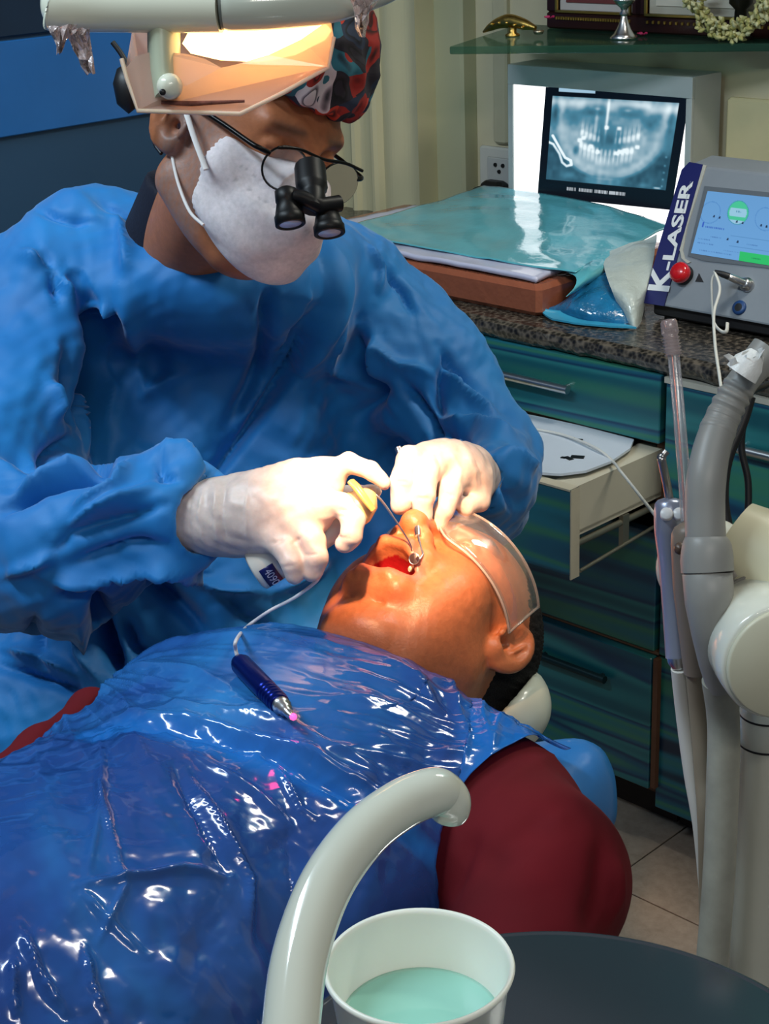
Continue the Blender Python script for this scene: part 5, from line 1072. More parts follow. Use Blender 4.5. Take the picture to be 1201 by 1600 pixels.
    mb = MB(); mb.lathe([(0, -.03), (.012, -.02), (.016, 0), (.012, .015), (0, .022)], P(201, 132, 1.69), UP, 14); mk('cap_knot', mb, M_black, o)
    mb = MB(); mb.tube(spline([P(244, 172, 1.56), P(240, 200, 1.57), P(242, 225, 1.575), P(252, 240, 1.57)], 5), .002, 8); mk('cap_tie', mb, M_black, o)
    # --- glasses with loupes ---
    Gt = thing('magnifying_glasses', 'thin black framed eyeglasses with two black magnifying loupes worn by the dentist', 'eyeglasses', P(480, 270, 1.50))
    LW = lambda x_, y_, z_: W((x_, y_, z_))[0]
    Mf = mat('black metal frame', lin(16, 14, 14), .3, .6); Mlens = film('clear lens', (.9, .9, .9, 1), .06, .03)
    yc = .112
    for sx, nm in ((-1, 'l'), (1, 'r')):
        c0 = V3(sx*.034, yc, .010); ring_ = []
        for i in range(33):
            a = 2*PI*i/32; ring_.append(LW(c0[0]+.0255*math.cos(a), yc-.06*(abs(c0[0]+.0255*math.cos(a))-.03)-.10*(.018*math.sin(a)), c0[2]+.0200*math.sin(a)))
        mb = MB(); mb.tube(ring_, .0011, 8, caps=False); rim = mk('lens_rim', mb, Mf, Gt)
        mb = MB(); mb.slab(ring_[:-1], LW(0, 1, 0)-LW(0, 0, 0), .0012); mk('lens', mb, Mlens, rim)
    # which side is which: x<0 in the head frame is his left
    for sx in (-1, 1):
        hx = sx*.0615; mb = MB(); mb.tube(spline([LW(sx*.056, yc-.002, .019), LW(hx+sx*.004, yc-.006, .020), LW(hx+sx*.009, yc-.016, .020), LW(sx*.077, .05, .021), LW(sx*.082, .0, .018), LW(sx*.084, -.02, .0)], 5), [.0017]*26, 8, flat=1.4); mk('temple', mb, Mf, Gt)
    mb = MB(); mb.tube(spline([LW(-.012, yc, .014), LW(0, yc+.003, .018), LW(.012, yc, .014)], 4), .0016, 8); mk('bridge', mb, Mf, Gt)
    mb = MB(); mb.tube(spline([LW(-.058, yc-.002, .028), LW(-.03, yc+.002, .031), LW(0, yc+.004, .029), LW(.03, yc+.002, .031), LW(.05, yc-.002, .026)], 5), .0016, 8); mk('brow_bar', mb, Mf, Gt)
    Mlp = mat('black loupe plastic', lin(10, 10, 11), .45, spec=.3)
    px3 = lambda x_, y_, d_: P(x_, y_, d_)
    mb = MB(); mb.tube(spline([px3(484, 262, 1.475), px3(486, 285, 1.465), px3(489, 310, 1.455), px3(487, 326, 1.45)], 5), [.014]*8+[.011]*8, 14); mk('mount', mb, Mlp, Gt)
    mb = MB(); mb.tube([px3(458, 306, 1.445), px3(470, 308, 1.445), px3(500, 322, 1.45), px3(530, 318, 1.46)], [.0055, .0065, .0075, .0075], 14); mk('cross_bar', mb, Mlp, Gt)
    for a, b, r1, r2, ang in (((446, 298, 1.452), (454, 352, 1.446), .0098, .0122, 0), ((509, 318, 1.462), (515, 366, 1.456), .0105, .0126, 0)):
        pa, pb = px3(*a), px3(*b); Ln = np.linalg.norm(pb-pa); mb = MB()
        mb.lathe([(r1*.5, -.003), (r1, 0), (r1*1.05, Ln*.3), (r1*.98, Ln*.34), (r2*1.02, Ln*.7), (r2*1.1, Ln*.74), (r2*1.1, Ln*.98), (r2, Ln), (r2*.82, Ln*.99), (r2*.8, Ln*.9)], pa, pb-pa, 32); lp = mk('loupe', mb, Mlp, Gt)
        mb = MB(); mb.lathe([(r2*.8, Ln*.965), (r2*.5, Ln*.985), (0, Ln*.99)], pa, pb-pa, 28); mk('loupe_lens', mb, mat('coated lens', lin(200, 200, 220), .08, .35, var=0, coat=1), lp)
    return D
DOC = doctor()
# ================= gloved hands and what they hold =================
def hands():
    Mgl = vcol_mat('white latex glove', .42, .18, .35, 160, spec=.45, bd=.0006)
    def finish(name, g, col, lab, extra=None, sm=2):
        V, Q = g.mesh(sm); N = normals(V, Q); x, y, d = pxy(V)
        dsp = crumple(V, .0012, 90, 7, 8, .6)
        if extra is not None: dsp = dsp+strokes(V, N, extra)
        V = V+N*dsp[:, None]; c = np.tile(np.array(lin(*col)[:3]), (len(V), 1))
        o = mesh_np(name, V, Q, Mgl, DOC, cols=c); o['label'] = lab; return o
    # right hand (left in the picture)
    B = [pr(262, 810, 1.53, 60), pr(620, 760, 1.5, 20), pr(480, 915, 1.45, 25), pr(540, 700, 1.5, 20), pr(580, 860, 1.46, 20)]
    g = F3(*bounds(B, .03), .0017)
    g.chain([pr(262, 811, 1.53, 53), pr(345, 808, 1.515, 53), pr(385, 806, 1.505, 54), pr(425, 798, 1.50, 50)], .02)
    g.ell(P(452, 788, 1.497), (.040, .024, .030), np.array([RT*.95+UP*.3, FW, UP*.95-RT*.3]), .03)
    g.chain([pr(420, 790, 1.505, 46), pr(478, 762, 1.50, 36), pr(508, 748, 1.50, 27)], .02)   # to the index knuckle
    g.chain([pr(430, 815, 1.49, 44), pr(470, 810, 1.475, 34), pr(500, 792, 1.465, 27)], .02)
    g.chain([pr(505, 742, 1.50, 24), pr(545, 724, 1.495, 16.5), pr(578, 734, 1.49, 14.5), pr(600, 755, 1.49, 11)], .008, k2=.003)   # index
    g.chain([pr(470, 780, 1.53, 26), pr(520, 775, 1.54, 18), pr(560, 772, 1.53, 14), pr(586, 768, 1.515, 11.5)], .010, k2=.003)      # thumb, behind
    g.chain([pr(490, 785, 1.468, 25), pr(535, 789, 1.455, 19), pr(552, 812, 1.45, 18), pr(549, 836, 1.448, 17.5), pr(537, 850, 1.452, 15)], .007, k2=.003)   # middle
    g.chain([pr(455, 815, 1.472, 28), pr(488, 845, 1.452, 21), pr(494, 872, 1.447, 19), pr(489, 893, 1.452, 16.5)], .007, k2=.003)  # ring
    g.chain([pr(420, 830, 1.48, 26), pr(447, 858, 1.458, 20), pr(457, 880, 1.450, 18), pr(459, 899, 1.452, 15)], .007, k2=.003)    # little
    ex = [([(340, 752), (334, 800), (344, 862)], 5, .0022, 's'), ([(352, 752), (346, 810), (356, 862)], 4, -.002, 's'), ([(318, 757), (310, 805), (322, 862)], 4, .0018, 's'), ([(300, 757), (296, 810), (300, 862)], 3, -.001, 's'), ([(388, 752), (384, 800), (386, 850)], 2.5, .0014, 's'),
          ([(525, 796), (552, 800)], 3, -.0014, 's'), ([(526, 806), (556, 810)], 2.5, -.0012, 's'), ([(522, 838), (550, 842)], 3, -.0014, 's'), ([(468, 868), (500, 866)], 3, -.0015, 's'), ([(438, 886), (462, 884)], 3, -.0014, 's'), ([(420, 850), (445, 842)], 4, -.002, 's'), ([(455, 850), (470, 840)], 3, -.002, 's'), ([(400, 790), (440, 770), (480, 745)], 10, .0015, 'r'), ([(400, 830), (450, 800), (500, 770)], 9, -.0012, 'r')]
    finish('glove', g, (212, 196, 188), 'white latex glove on the right hand gripping the device', ex)
    # left hand
    B = [pr(605, 700, 1.56, 20), pr(800, 690, 1.66, 30), pr(680, 850, 1.55, 20), pr(780, 800, 1.7, 40), pr(600, 830, 1.5, 10)]
    g = F3(*bounds(B, .03), .0017)
    g.chain([pr(760, 752, 1.72, 38), pr(735, 742, 1.66, 36), pr(708, 728, 1.615, 34)], .015)
    g.ell(P(696, 728, 1.60), (.036, .026, .024), np.array([RT*.96-UP*.2, FW, UP*.96+RT*.2]), .02)
    g.chain([pr(735, 735, 1.63, 34), pr(740, 758, 1.61, 30)], .02)
    g.chain([pr(668, 716, 1.59, 24), pr(638, 718, 1.565, 20), pr(628, 752, 1.555, 18.5), pr(626, 788, 1.555, 16.5)], .007, k2=.003)
    g.chain([pr(692, 720, 1.585, 24), pr(668, 738, 1.560, 19.5), pr(662, 774, 1.55, 18), pr(661, 803, 1.555, 15.5)], .007, k2=.003)
    g.chain([pr(718, 735, 1.59, 24), pr(704, 764, 1.570, 18), pr(694, 796, 1.565, 15.5), pr(684, 820, 1.568, 12.5)], .007, k2=.003)
    g.chain([pr(742, 752, 1.61, 24), pr(748, 782, 1.60, 17), pr(728, 792, 1.585, 14.5), pr(716, 784, 1.58, 12.5)], .007, k2=.003)
    g.chain([pr(700, 740, 1.63, 26), pr(670, 760, 1.61, 18), pr(648, 790, 1.590, 14), pr(644, 806, 1.58, 12)], .01, k2=.003)
    ex = [([(612, 752), (640, 754)], 3, -.0014, 's'), ([(613, 760), (642, 762)], 2.5, -.001, 's'), ([(648, 778), (676, 780)], 3, -.0014, 's'), ([(690, 770), (714, 776)], 3, -.001, 's'), ([(700, 700), (720, 735), (716, 760)], 4, .0016, 's'), ([(676, 700), (690, 730), (684, 760)], 4, -.0014, 's'), ([(740, 712), (752, 740), (756, 775)], 4, -.0016, 's'), ([(728, 708), (742, 738), (744, 770)], 4, .0014, 's'), ([(765, 722), (770, 750), (766, 780)], 3, .0012, 's')]
    finish('glove', g, (212, 196, 188), 'white latex glove on the left hand holding the dental mirror', ex)
    # the white hand device
    T = thing('spray_device', 'white cylindrical device with blue label and thin needle gripped in the glove', 'hand device', P(400, 895, 1.49))
    a, b = P(397, 893, 1.50), P(545, 803, 1.497); ax = b-a; Ln = np.linalg.norm(ax); ax /= Ln; r = 34*1.5/FPX
    Mw = mat('white device shell', lin(206, 206, 198), .3, coat=.4, var=.03)
    mb = MB(); mb.lathe([(0, 0), (r*.85, 0), (r, .002), (r, .05), (r*.9, .052), (r*.82, Ln*.8), (r*.6, Ln)], a, ax, 40); mk('barrel', mb, Mw, T)
    side = np.cross(ax, FW); side /= np.linalg.norm(side); fr_ = np.cross(side, ax); fr_ = fr_ if fr_@(CAM-a) > 0 else -fr_
    # label wraps the side that faces the camera
    def wrap(name, a0, a1, z0, z1, m, rr, par=T, n=14, label=None):
        mb = MB(); vs_ = []; 
        for i in range(n+1):
            an = a0+(a1-a0)*i/n; q = math.cos(an)*fr_+math.sin(an)*side
            for z_ in (z0, z1): vs_.append(a+ax*z_+q*rr)
        mb.add(vs_, [(2*i, 2*i+1, 2*i+3, 2*i+2) for i in range(n)], True); o = mk(name, mb, m, par, label=label); so = o.modifiers.new('th', 'SOLIDIFY'); so.thickness = .0003; return o
    sgn = 1 if proj(a+side)[1] > proj(a)[1] else -1
    lb = wrap('label', sgn*.10, sgn*1.25, .006, .020, mat('navy label', lin(20, 26, 90), .35, var=0), r+.0006, label='dark blue label')
    q0 = math.cos(.2)*fr_+math.sin(sgn*.2)*side; dn = sgn*side*math.cos(.66)-fr_*math.sin(.66)*1.0; mid = math.cos(.62)*fr_+math.sin(sgn*.62)*side
    ex_ = dn/np.linalg.norm(dn); tn = math.cos(.68)*fr_+math.sin(sgn*.68)*side
    ctr = a+ax*.0095+tn*(r+.0009)-ex_*.0105
    # digits printed along the label
    lettering('lettering', '4090', ctr, ex_, ax, .0075, mat('label print', lin(190, 200, 226), .4, var=0), lb, width=.019, nrm=tn, lift=.0006)
    for j in range(4):
        wrap('print_line', sgn*(.12+.02*j), sgn*(.62-.05*(j % 2)), .0245+j*.0032, .0258+j*.0032, mat('grey print', lin(96, 98, 104), .5, var=0), r+.0006)
    Mt = mat('beige translucent nozzle', lin(208, 184, 132), .3, coat=.3, sss=.2)
    mb = MB(); mb.tube([P(535, 812, 1.50), P(560, 792, 1.50), P(572, 780, 1.50), P(578, 770, 1.503)], [.0165, .0165, .013, .007], 24); mk('nozzle_body', mb, Mt, T)
    mb = MB(); mb.tube([P(548, 752, 1.486), P(556, 760, 1.482), P(572, 782, 1.478), P(583, 797, 1.478)], [.004, .0045, .004, .003], 12, flat=.6); mk('trigger_tab', mb, mat('amber tab', lin(206, 148, 84), .3, coat=.4), T)
    mb = MB(); mb.tube(spline([P(576, 768, 1.50), P(592, 778, 1.50), P(614, 808, 1.503), P(634, 838, 1.507), P(642, 854, 1.510), P(644, 868, 1.515)], 6), [.0011]*12+[.0008]*19, 10); mk('needle', mb, M_steel, T, label='thin bent steel needle')
    # dental mirror
    T = thing('dental_mirror', 'small round dental mirror on a steel handle held between the left glove fingers', 'dental mirror', P(650, 870, 1.50))
    mb = MB(); mb.tube([P(622, 700, 1.60), P(628, 716, 1.595), P(644, 780, 1.560), P(650, 812, 1.545), P(653, 836, 1.53)], [.0035, .0036, .0034, .0030, .0026], 14); mk('handle', mb, M_steel, T)
    mb = MB(); mb.tube([P(651, 822, 1.538), P(652, 828, 1.535), P(653, 838, 1.529)], [.0034, .0036, .0028], 12); mk('collar', mb, M_steel, T)
    mb = MB(); mb.tube(spline([P(653, 836, 1.53), P(657, 856, 1.518), P(660, 866, 1.512), P(655, 874, 1.507)], 5), .0013, 10); mk('neck', mb, M_steel, T)
    c = P(647, 873, 1.506); n_ = -FW*.8+UP*.1-RT*.45; mb = MB(); mb.lathe([(.0052, -.0008), (.0056, 0), (.0052, .0008), (.0048, .0003)], c, n_, 28); mk('mirror_rim', mb, M_steel, T)
    mb = MB(); mb.lathe([(.0048, .0003), (0, .0004)], c, n_, 28); mk('mirror_glass', mb, mat('mirror glass', (.8, .85, .85, 1), .03, 1, var=0), T)
hands()
# ================= the patient =================
def patient():
    D = thing('person', 'patient in maroon shirt lying back open-mouthed under the blue drape', 'person', P(300, 1300, 1.4)*V3(1, 1, 0))
    Fc, Uc = (-.165, -.912, -.38), (.576, -.401, .713)
    R = frame(Fc, Uc); O = P(687, 988, 1.60); W = lambda v: np.atleast_2d(v)@R+O; loc = lambda p_: (np.array(p_)-O)@R.T
    f = head_field(.0022, True)
    f.cap((0, -.02, -.05), (0, -.05, -.20), .066, .070, .03); f.ell((0, .02, -.10), (.055, .045, .04), k=.03)
    V, Q = f.mesh(1); x, y, z = V.T
    skin = np.array(lin(178, 106, 66)[:3]); c = np.tile(skin, (len(V), 1))
    cav = (((x/.0300)**2+((z+.0585)/.0185)**2) < 1.0) & (y < np.interp(z, [-.08, -.0585, -.04], [.0905, .099, .1045])-.36*np.abs(x)) & (y > .03); 
    lipm = np.exp(-((np.sqrt((x/.031)**2+((z+.0585)/.0215)**2)-1)/.20)**2)*(y > .078)*(np.abs(x) < .036)
    lip = np.array(lin(176, 92, 80)[:3]); red = np.array(lin(158, 22, 28)[:3]); c = c*(1-.75*lipm[:, None])+lip*.75*lipm[:, None]; c[cav] = red
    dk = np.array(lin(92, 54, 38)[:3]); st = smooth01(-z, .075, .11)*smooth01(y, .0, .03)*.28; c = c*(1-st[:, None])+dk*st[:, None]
    eb = np.exp(-((z-.042)/.005)**2)*(np.abs(x) > .012)*(np.abs(x) < .05)*(y > .06); c = c*(1-.8*eb[:, None])+np.array([.02, .012, .01])*.8*eb[:, None]
    N = normals(V, Q); V = V+N*(crumple(V, .00025, 120, 3, 6, .8))[:, None]
    # trunk and arms under the clothes
    A_ = -R[2]; Lf = -R[0]; Fw = R[1]; nb = O-R[2]*.17
    bp = lambda l, a, h_: nb+Lf*l+A_*a+Fw*h_
    ax3 = np.array([Lf, A_, Fw])
    def trunk(g, o_=0):
        g.ell(bp(0, .17, -.035), (.180+o_, .22+o_, .105+o_), ax3, .05); g.ell(bp(0, .42, -.02), (.175+o_, .24+o_, .125+o_), ax3, .08); g.ell(bp(0, .68, -.05), (.17+o_, .2+o_, .10+o_), ax3, .08)
        g.cap(bp(-.16, .05, -.045), bp(.16, .03, -.045), .060+o_, .060+o_, .05)
        g.chain([(bp(.188, .012, -.050), .052+o_), (bp(.200, .06, -.055), .058+o_), pr(846, 1375, 1.30, 114+o_*1900), pr(810, 1540, 1.20, 105+o_*1900)], .04)
        g.chain([(bp(-.19, .08, -.045), .056+o_), (bp(-.235, .30, -.07), .048+o_), (bp(-.20, .52, -.03), .040+o_)], .04)
    B = [(bp(0, .1, 0), .25), (bp(0, .8, 0), .22), pr(820, 1560, 1.2, 140), pr(846, 1375, 1.30, 150), pr(880, 1250, 1.38, 110)]
    g = F3(*bounds(B, .02), .010); trunk(g, -.012); g.cap(bp(0, -.05, -.04), bp(0, .06, -.04), .06, .07, .03); Vg, Qg = g.mesh(2)
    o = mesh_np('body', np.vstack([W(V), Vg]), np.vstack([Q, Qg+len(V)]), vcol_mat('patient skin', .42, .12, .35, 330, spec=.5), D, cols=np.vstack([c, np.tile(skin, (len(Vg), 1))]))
    # teeth, tongue
    Mt = mat('tooth enamel', lin(226, 206, 172), .25, coat=.4, sss=.1)
    for i in (-4, -3):
        q = i/4.5; mb = MB(); cx = .020*q*1.1; cy = .098-.017*q*q; 
        mb.tube([(cx, cy, -.0405), (cx, cy+.001, -.0445), (cx, cy+.001, -.0475)], [.0030, .0034, .0022], 8, flat=.7); mb.v = [tuple(W(v)[0]) for v in mb.v]; mk('tooth', mb, Mt, D)
    for i in (3, 4):
        q = i/4.5; mb = MB(); cx = -.020*q*1.15; cy = .088-.015*q*q
        mb.tube([(cx, cy, -.0755), (cx, cy, -.071), (cx, cy, -.0685)], [.0030, .0034, .0024], 8, flat=.8); mb.v = [tuple(W(v)[0]) for v in mb.v]; mk('tooth', mb, Mt, D)
    g = F3((-.04, .02, -.09), (.04, .11, -.04), .0022); g.ell((0, .062, -.070), (.017, .028, .008), k=.004); Vt, Qt = g.mesh(1); mesh_np('tongue', W(Vt), Qt, mat('tongue', lin(176, 54, 52), .3, coat=.3, sss=.1), D)
    # hair
    g = F3((-.11, -.15, -.10), (.11, .10, .165), .0028); g.ell((0, -.018, .034), (.0775, .0955, .084), k=.01); g.ell((0, -.055, -.015), (.066, .055, .07), k=.02)
    g.half((0, .055, .08), (0, 1, -.35), .004); g.half((0, -.004, -.01), (0, .85, -.25), .004) if False else None
    for sx in (-1, 1): g.ell((sx*.085, .02, .0), (.03, .045, .055), k=.006, mode='s'); g.ell((sx*.084, -.002, -.002), (.02, .030, .040), k=.003, mode='s')
    g.half((0, -.05, -.072), (0, -.0, -1), .01)
    Vh, Qh = g.mesh(1); N = normals(Vh, Qh); Vh = Vh+N*(.0012*np.sin(Vh[:, 0]*900)*np.sin(Vh[:, 1]*700+Vh[:, 2]*500))[:, None]
    k = NT('short black hair'); v = k.coord('Object', (60, 60, 400)); k.l(k.ramp(k.noise(v, 6, 3), [(.45, (.003, .003, .003, 1)), (.85, (.02, .017, .015, 1))]), k.b.inputs['Base Color']); k.b.inputs['Roughness'].default_value = .8; k.b.inputs['Specular IOR Level'].default_value = .25; k.bump(k.noise(k.coord('Object', (1, 1, 1)), 700, 2), .7, .003)
    mesh_np('hair', W(Vh), Qh, k.m, D)
    # shirt
    g = F3(*bounds(B, .03), .0062); trunk(g, .006); g.cap(bp(0, -.02, -.05), bp(0, .06, -.04), .07, .08, .03)
    g.half(bp(0, -.035, 0), -A_+Fw*.25, .006)
    g.cap(bp(0, -.12, -.02), bp(0, -.01, -.02), .068, .068, .006, 's')
    V, Q = g.mesh(2); N = normals(V, Q)
    S_ = [([(885, 1170), (800, 1210), (742, 1265)], 6, .004, 's'), ([(880, 1270), (800, 1330), (740, 1370)], 20, -.008, 'r'), ([(900, 1260), (820, 1320), (760, 1350)], 14, .005, 'r'), ([(940, 1300), (930, 1400), (905, 1460)], 12, -.006, 'r'), ([(965, 1330), (968, 1400), (950, 1450)], 8, .006, 's'), ([(750, 1290), (720, 1360), (700, 1420)], 12, -.006, 'r')]
    V = V+N*(strokes(V, N, S_)+crumple(V, .006, 14, 11, 8, .5))[:, None]; V = relax(V, Q, .3)
    k = NT('maroon cotton'); k.l(k.ramp(k.noise(k.coord(), 9, 3), [(.3, lin(84, 5, 16)), (.7, lin(102, 9, 22))]), k.b.inputs['Base Color']); k.b.inputs['Roughness'].default_value = .85; k.b.inputs['Specular IOR Level'].default_value = .25; k.bump(k.noise(k.coord(), 1200, 2), .15, .0005)
    sh = mesh_np('shirt', V, Q, k.m, D)
    mb = MB(); pts = [pr(180, 1082, 1.51, 16), pr(140, 1108, 1.455, 24), pr(60, 1168, 1.385, 27), pr(-60, 1258, 1.29, 29)]
    g = F3(*bounds(pts, .02), .005); g.chain(pts, .02); Vs_, Qs_ = g.mesh(1); Ns_ = normals(Vs_, Qs_); Vs_ = Vs_+Ns_*crumple(Vs_, .004, 22, 2, 8, .5)[:, None]
    mesh_np('far_sleeve', Vs_, Qs_, k.m, D)
    # ribbed collar showing under the chin
    mb = MB(); cc = []
    for i in range(25):
        a = -2.2+4.4*i/24; cc.append(bp(.078*math.sin(a), -.035-.012*math.cos(a), -.045+.082*math.cos(a)))
    mb.tube(cc, .008, 10); mk('collar', mb, mat('dark maroon rib', lin(60, 10, 20), .8, bump=.6, bs=400), sh)
    # clear goggles
    g_ = thing('safety_goggles', 'clear plastic wraparound goggles over the patient eyes', 'goggles', P(720, 870, 1.62))
    n1, n2 = 48, 10; Vs = []
    for i in range(n1+1):
        a = math.radians(-98+196*i/n1)
        for j in range(n2+1):
            zz = -.002+.054*j/n2; zz = zz-.010*(abs(a)/1.8)**2*(1 if j < n2/2 else -1)*(1-abs(2*j/n2-1))
            nose = .022*math.exp(-(a/.22)**2)*(1-j/n2); rr = 1+.05*math.sin(PI*j/n2)
            Vs.append(((.0825*math.sin(a))*rr, (.022+.086*math.cos(a)**1.0 if math.cos(a) > 0 else .022+.060*math.cos(a))*1.0+.004*math.sin(PI*j/n2), zz+nose))
    Fs = [(i*(n2+1)+j, (i+1)*(n2+1)+j, (i+1)*(n2+1)+j+1, i*(n2+1)+j+1) for i in range(n1) for j in range(n2)]
    Mg = film('clear goggle plastic', lin(235, 225, 215), .05, .06, bump=.12, bs=40, gk=.35)
    mb = MB(); mb.add([tuple(W(v)[0]) for v in Vs], Fs, True); o = mk('lens_shield', mb, Mg, g_); so = o.modifiers.new('th', 'SOLIDIFY'); so.thickness = .0012
    for j, nm in ((0, 'lower_rim'), (n2, 'upper_rim')):
        mb = MB(); mb.tube([W(Vs[i*(n2+1)+j])[0] for i in range(n1+1)], .0014, 8); mk(nm, mb, film('rim plastic', lin(236, 222, 208), .35, .1), g_)
    for e_ in (0, n1):
        mb = MB(); mb.tube([W(Vs[e_*(n2+1)+j])[0] for j in range(n2+1)], .0014, 8); mk('side_rim', mb, film('rim plastic side', lin(236, 222, 208), .35, .1), g_)
    # ---------- drape: a thin blue film lying over the chest ----------
    def height(l, a):
        def el(l0, a0, h0, rl, ra, rh):
            q = 1-((l-l0)/rl)**2-((a-a0)/ra)**2; return np.where(q > 0, h0+rh*np.sqrt(np.maximum(q, 0)), -.5)
        h_ = [el(0, .17, -.035, .20, .25, .125), el(0, .42, -.02, .20, .27, .145), el(0, .68, -.05, .195, .24, .125), el(.0, .06, -.045, .255, .14, .080), el(.17, .01, -.06, .105, .12, .070), el(-.03, .05, -.02, .15, .10, .088)]
        k_ = 14; m_ = np.log(sum(np.exp(k_*np.maximum(q, -.5)/.25) for q in h_))*.25/k_
        return m_
    nu, nv = 330, 420; u, v = np.meshgrid(np.linspace(0, 1, nu), np.linspace(0, 1, nv))
    l1 = lambda a: np.interp(a, [-.1, -.05, .0, .07, .12, .18, .3, .45, .9], [.200, .203, .205, .195, .195, .205, .21, .21, .22])
    a0 = lambda uu: np.interp(uu, [0, .15, .35, .5, .62, .75, .88, 1], [.06, .0, -.035, -.045, -.045, -.045, -.055, -.06])
    a = a0(u)+(.86-a0(u))*v; l0 = np.interp(a, [-.06, .04, .10, .16, .26, .45, .9], [-.255, -.205, -.150, -.112, -.125, -.165, -.19]); l = l0+(l1(a)-l0)*u
    # gather lines run from two points on the far edge like in a tied bib
    h_ = height(l, a); hs = -.14; h_ = np.maximum(h_, hs+.0*l)
    h_ = h_-.030*smooth01(-a, -.005, .055)*smooth01(l, .10, .20)
    W3 = nb+l[..., None]*Lf+a[..., None]*A_+(h_+.009+.006*smooth01(-l, .08, .16))[..., None]*Fw
    V = W3.reshape(-1, 3); idx = np.arange(nu*nv).reshape(nv, nu); Q = np.stack([idx[:-1, :-1], idx[:-1, 1:], idx[1:, 1:], idx[1:, :-1]], -1).reshape(-1, 4)
    N = normals(V, Q); 
    if (N@(-FW)).mean() < 0: Q = Q[:, ::-1].copy(); N = -N
    S_ = [([(140, 1150), (210, 1130), (330, 1145), (480, 1190), (600, 1255), (700, 1330)], 9, .010, 's'), ([(150, 1165), (260, 1150), (400, 1180), (520, 1240), (640, 1330)], 9, -.009, 's'), ([(160, 1140), (280, 1120), (400, 1130), (520, 1180), (640, 1240)], 7, .006, 's'), ([(160, 1170), (300, 1200), (400, 1250), (480, 1320)], 8, .007, 's'),
          ([(155, 1150), (160, 1210), (150, 1300), (130, 1400)], 8, .006, 's'), ([(290, 1220), (330, 1290), (380, 1380), (385, 1470)], 7, .010, 's'), ([(270, 1215), (310, 1300), (350, 1380)], 7, -.008, 's'), ([(115, 1400), (200, 1385), (280, 1370), (350, 1380)], 7, .010, 's'), ([(115, 1400), (170, 1450), (230, 1500)], 6, .008, 's'), ([(30, 1460), (60, 1530), (110, 1600)], 7, .009, 's'), ([(130, 1480), (140, 1540), (170, 1600)], 6, .008, 's'),
          ([(690, 1060), (740, 1100), (770, 1180), (740, 1250)], 8, .008, 's'), ([(620, 1020), (690, 1080), (730, 1160), (720, 1260)], 7, .007, 's'), ([(780, 1110), (770, 1180), (735, 1260), (715, 1340)], 7, .010, 's'), ([(810, 1120), (800, 1170), (750, 1250)], 6, -.006, 's'), ([(840, 1150), (810, 1190), (760, 1240)], 6, .006, 's'),
          ([(560, 1020), (640, 1080), (700, 1140)], 6, .004, 's'), ([(600, 1050), (660, 1100), (690, 1120)], 5, .004, 's'), ([(170, 1310), (190, 1400), (150, 1480)], 6, .005, 's'), ([(640, 1330), (680, 1380), (700, 1420)], 6, .008, 's'), ([(430, 1200), (470, 1270), (500, 1290)], 6, .006, 's'), ([(20, 1500), (20, 1560), (30, 1600)], 8, .008, 's'), ([(150, 1230), (165, 1290), (175, 1330)], 6, .007, 's')]
    bx, by, _d = pxy(V)
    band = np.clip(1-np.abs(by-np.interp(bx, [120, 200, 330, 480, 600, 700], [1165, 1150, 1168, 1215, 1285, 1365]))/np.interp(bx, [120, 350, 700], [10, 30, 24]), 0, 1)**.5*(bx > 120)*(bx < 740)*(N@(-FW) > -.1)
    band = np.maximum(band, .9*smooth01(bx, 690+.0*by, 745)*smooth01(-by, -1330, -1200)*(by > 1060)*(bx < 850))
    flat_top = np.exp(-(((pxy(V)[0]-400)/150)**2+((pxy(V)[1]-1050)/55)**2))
    ll, aa = l.ravel(), a.ravel(); r_ = np.random.RandomState(4)
    def fan(l0, a_0, k_, amp, seed, reach):
        th_ = np.arctan2(aa-a_0, ll-l0); rr_ = np.hypot(aa-a_0, ll-l0); q = r_.rand(6)*9; o = 0
        for i, fr in enumerate((1, 1.7, 2.9)): o = o+(1-np.abs(np.sin(th_*k_*fr+q[i]+.8*np.sin(rr_*14+q[i+3]))))**2.2/fr
        return amp*o*np.clip(rr_/.12, 0, 1)*np.exp(-(rr_/reach)**2)
    ca = fan(-.235, .10, 9, .006, 1, .42)+fan(.25, -.02, 10, .004, 2, .26)+crumple(V, .0075, 15, 21, 9, .35)+crumple(V, .0024, 44, 5, 10, .5, sharp=.8)+crumple(V, .0006, 110, 9, 8, .6)
    fade = np.clip((1-u.ravel())/.06, 0.15, 1)*np.clip(v.ravel()/.03, .2, 1)
    V = V+N*((strokes(V, N, S_)*.8+ca*(1-.8*flat_top))*fade+.006)[:, None]
    k = NT('blue plastic drape'); b = k.b; vv = k.coord(); at = k.n('ShaderNodeAttribute', attribute_name='Col')
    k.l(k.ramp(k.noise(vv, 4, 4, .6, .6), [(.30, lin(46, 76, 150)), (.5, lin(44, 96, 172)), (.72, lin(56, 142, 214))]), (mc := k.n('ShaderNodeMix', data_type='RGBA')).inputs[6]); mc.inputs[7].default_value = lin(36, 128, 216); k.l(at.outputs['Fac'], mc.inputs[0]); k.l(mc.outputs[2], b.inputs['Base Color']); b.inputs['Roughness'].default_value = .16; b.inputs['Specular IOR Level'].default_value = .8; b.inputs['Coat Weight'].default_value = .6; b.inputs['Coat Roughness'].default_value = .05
    tr = k.n('ShaderNodeBsdfTransparent'); tr.inputs[0].default_value = (.34, .42, .85, 1); mx = k.n('ShaderNodeMixShader')
    k.l(k.ramp(k.noise(vv, 5, 3, .5), [(.3, (.56, .56, .56)), (.7, (.86, .86, .86))]), mx.inputs[0]); k.l(tr.outputs[0], mx.inputs[1]); k.l(b.outputs[0], mx.inputs[2]); k.l(mx.outputs[0], k.out.inputs[0])
    k.bump(k.noise(vv, 40, 2, .5), .10, .003)
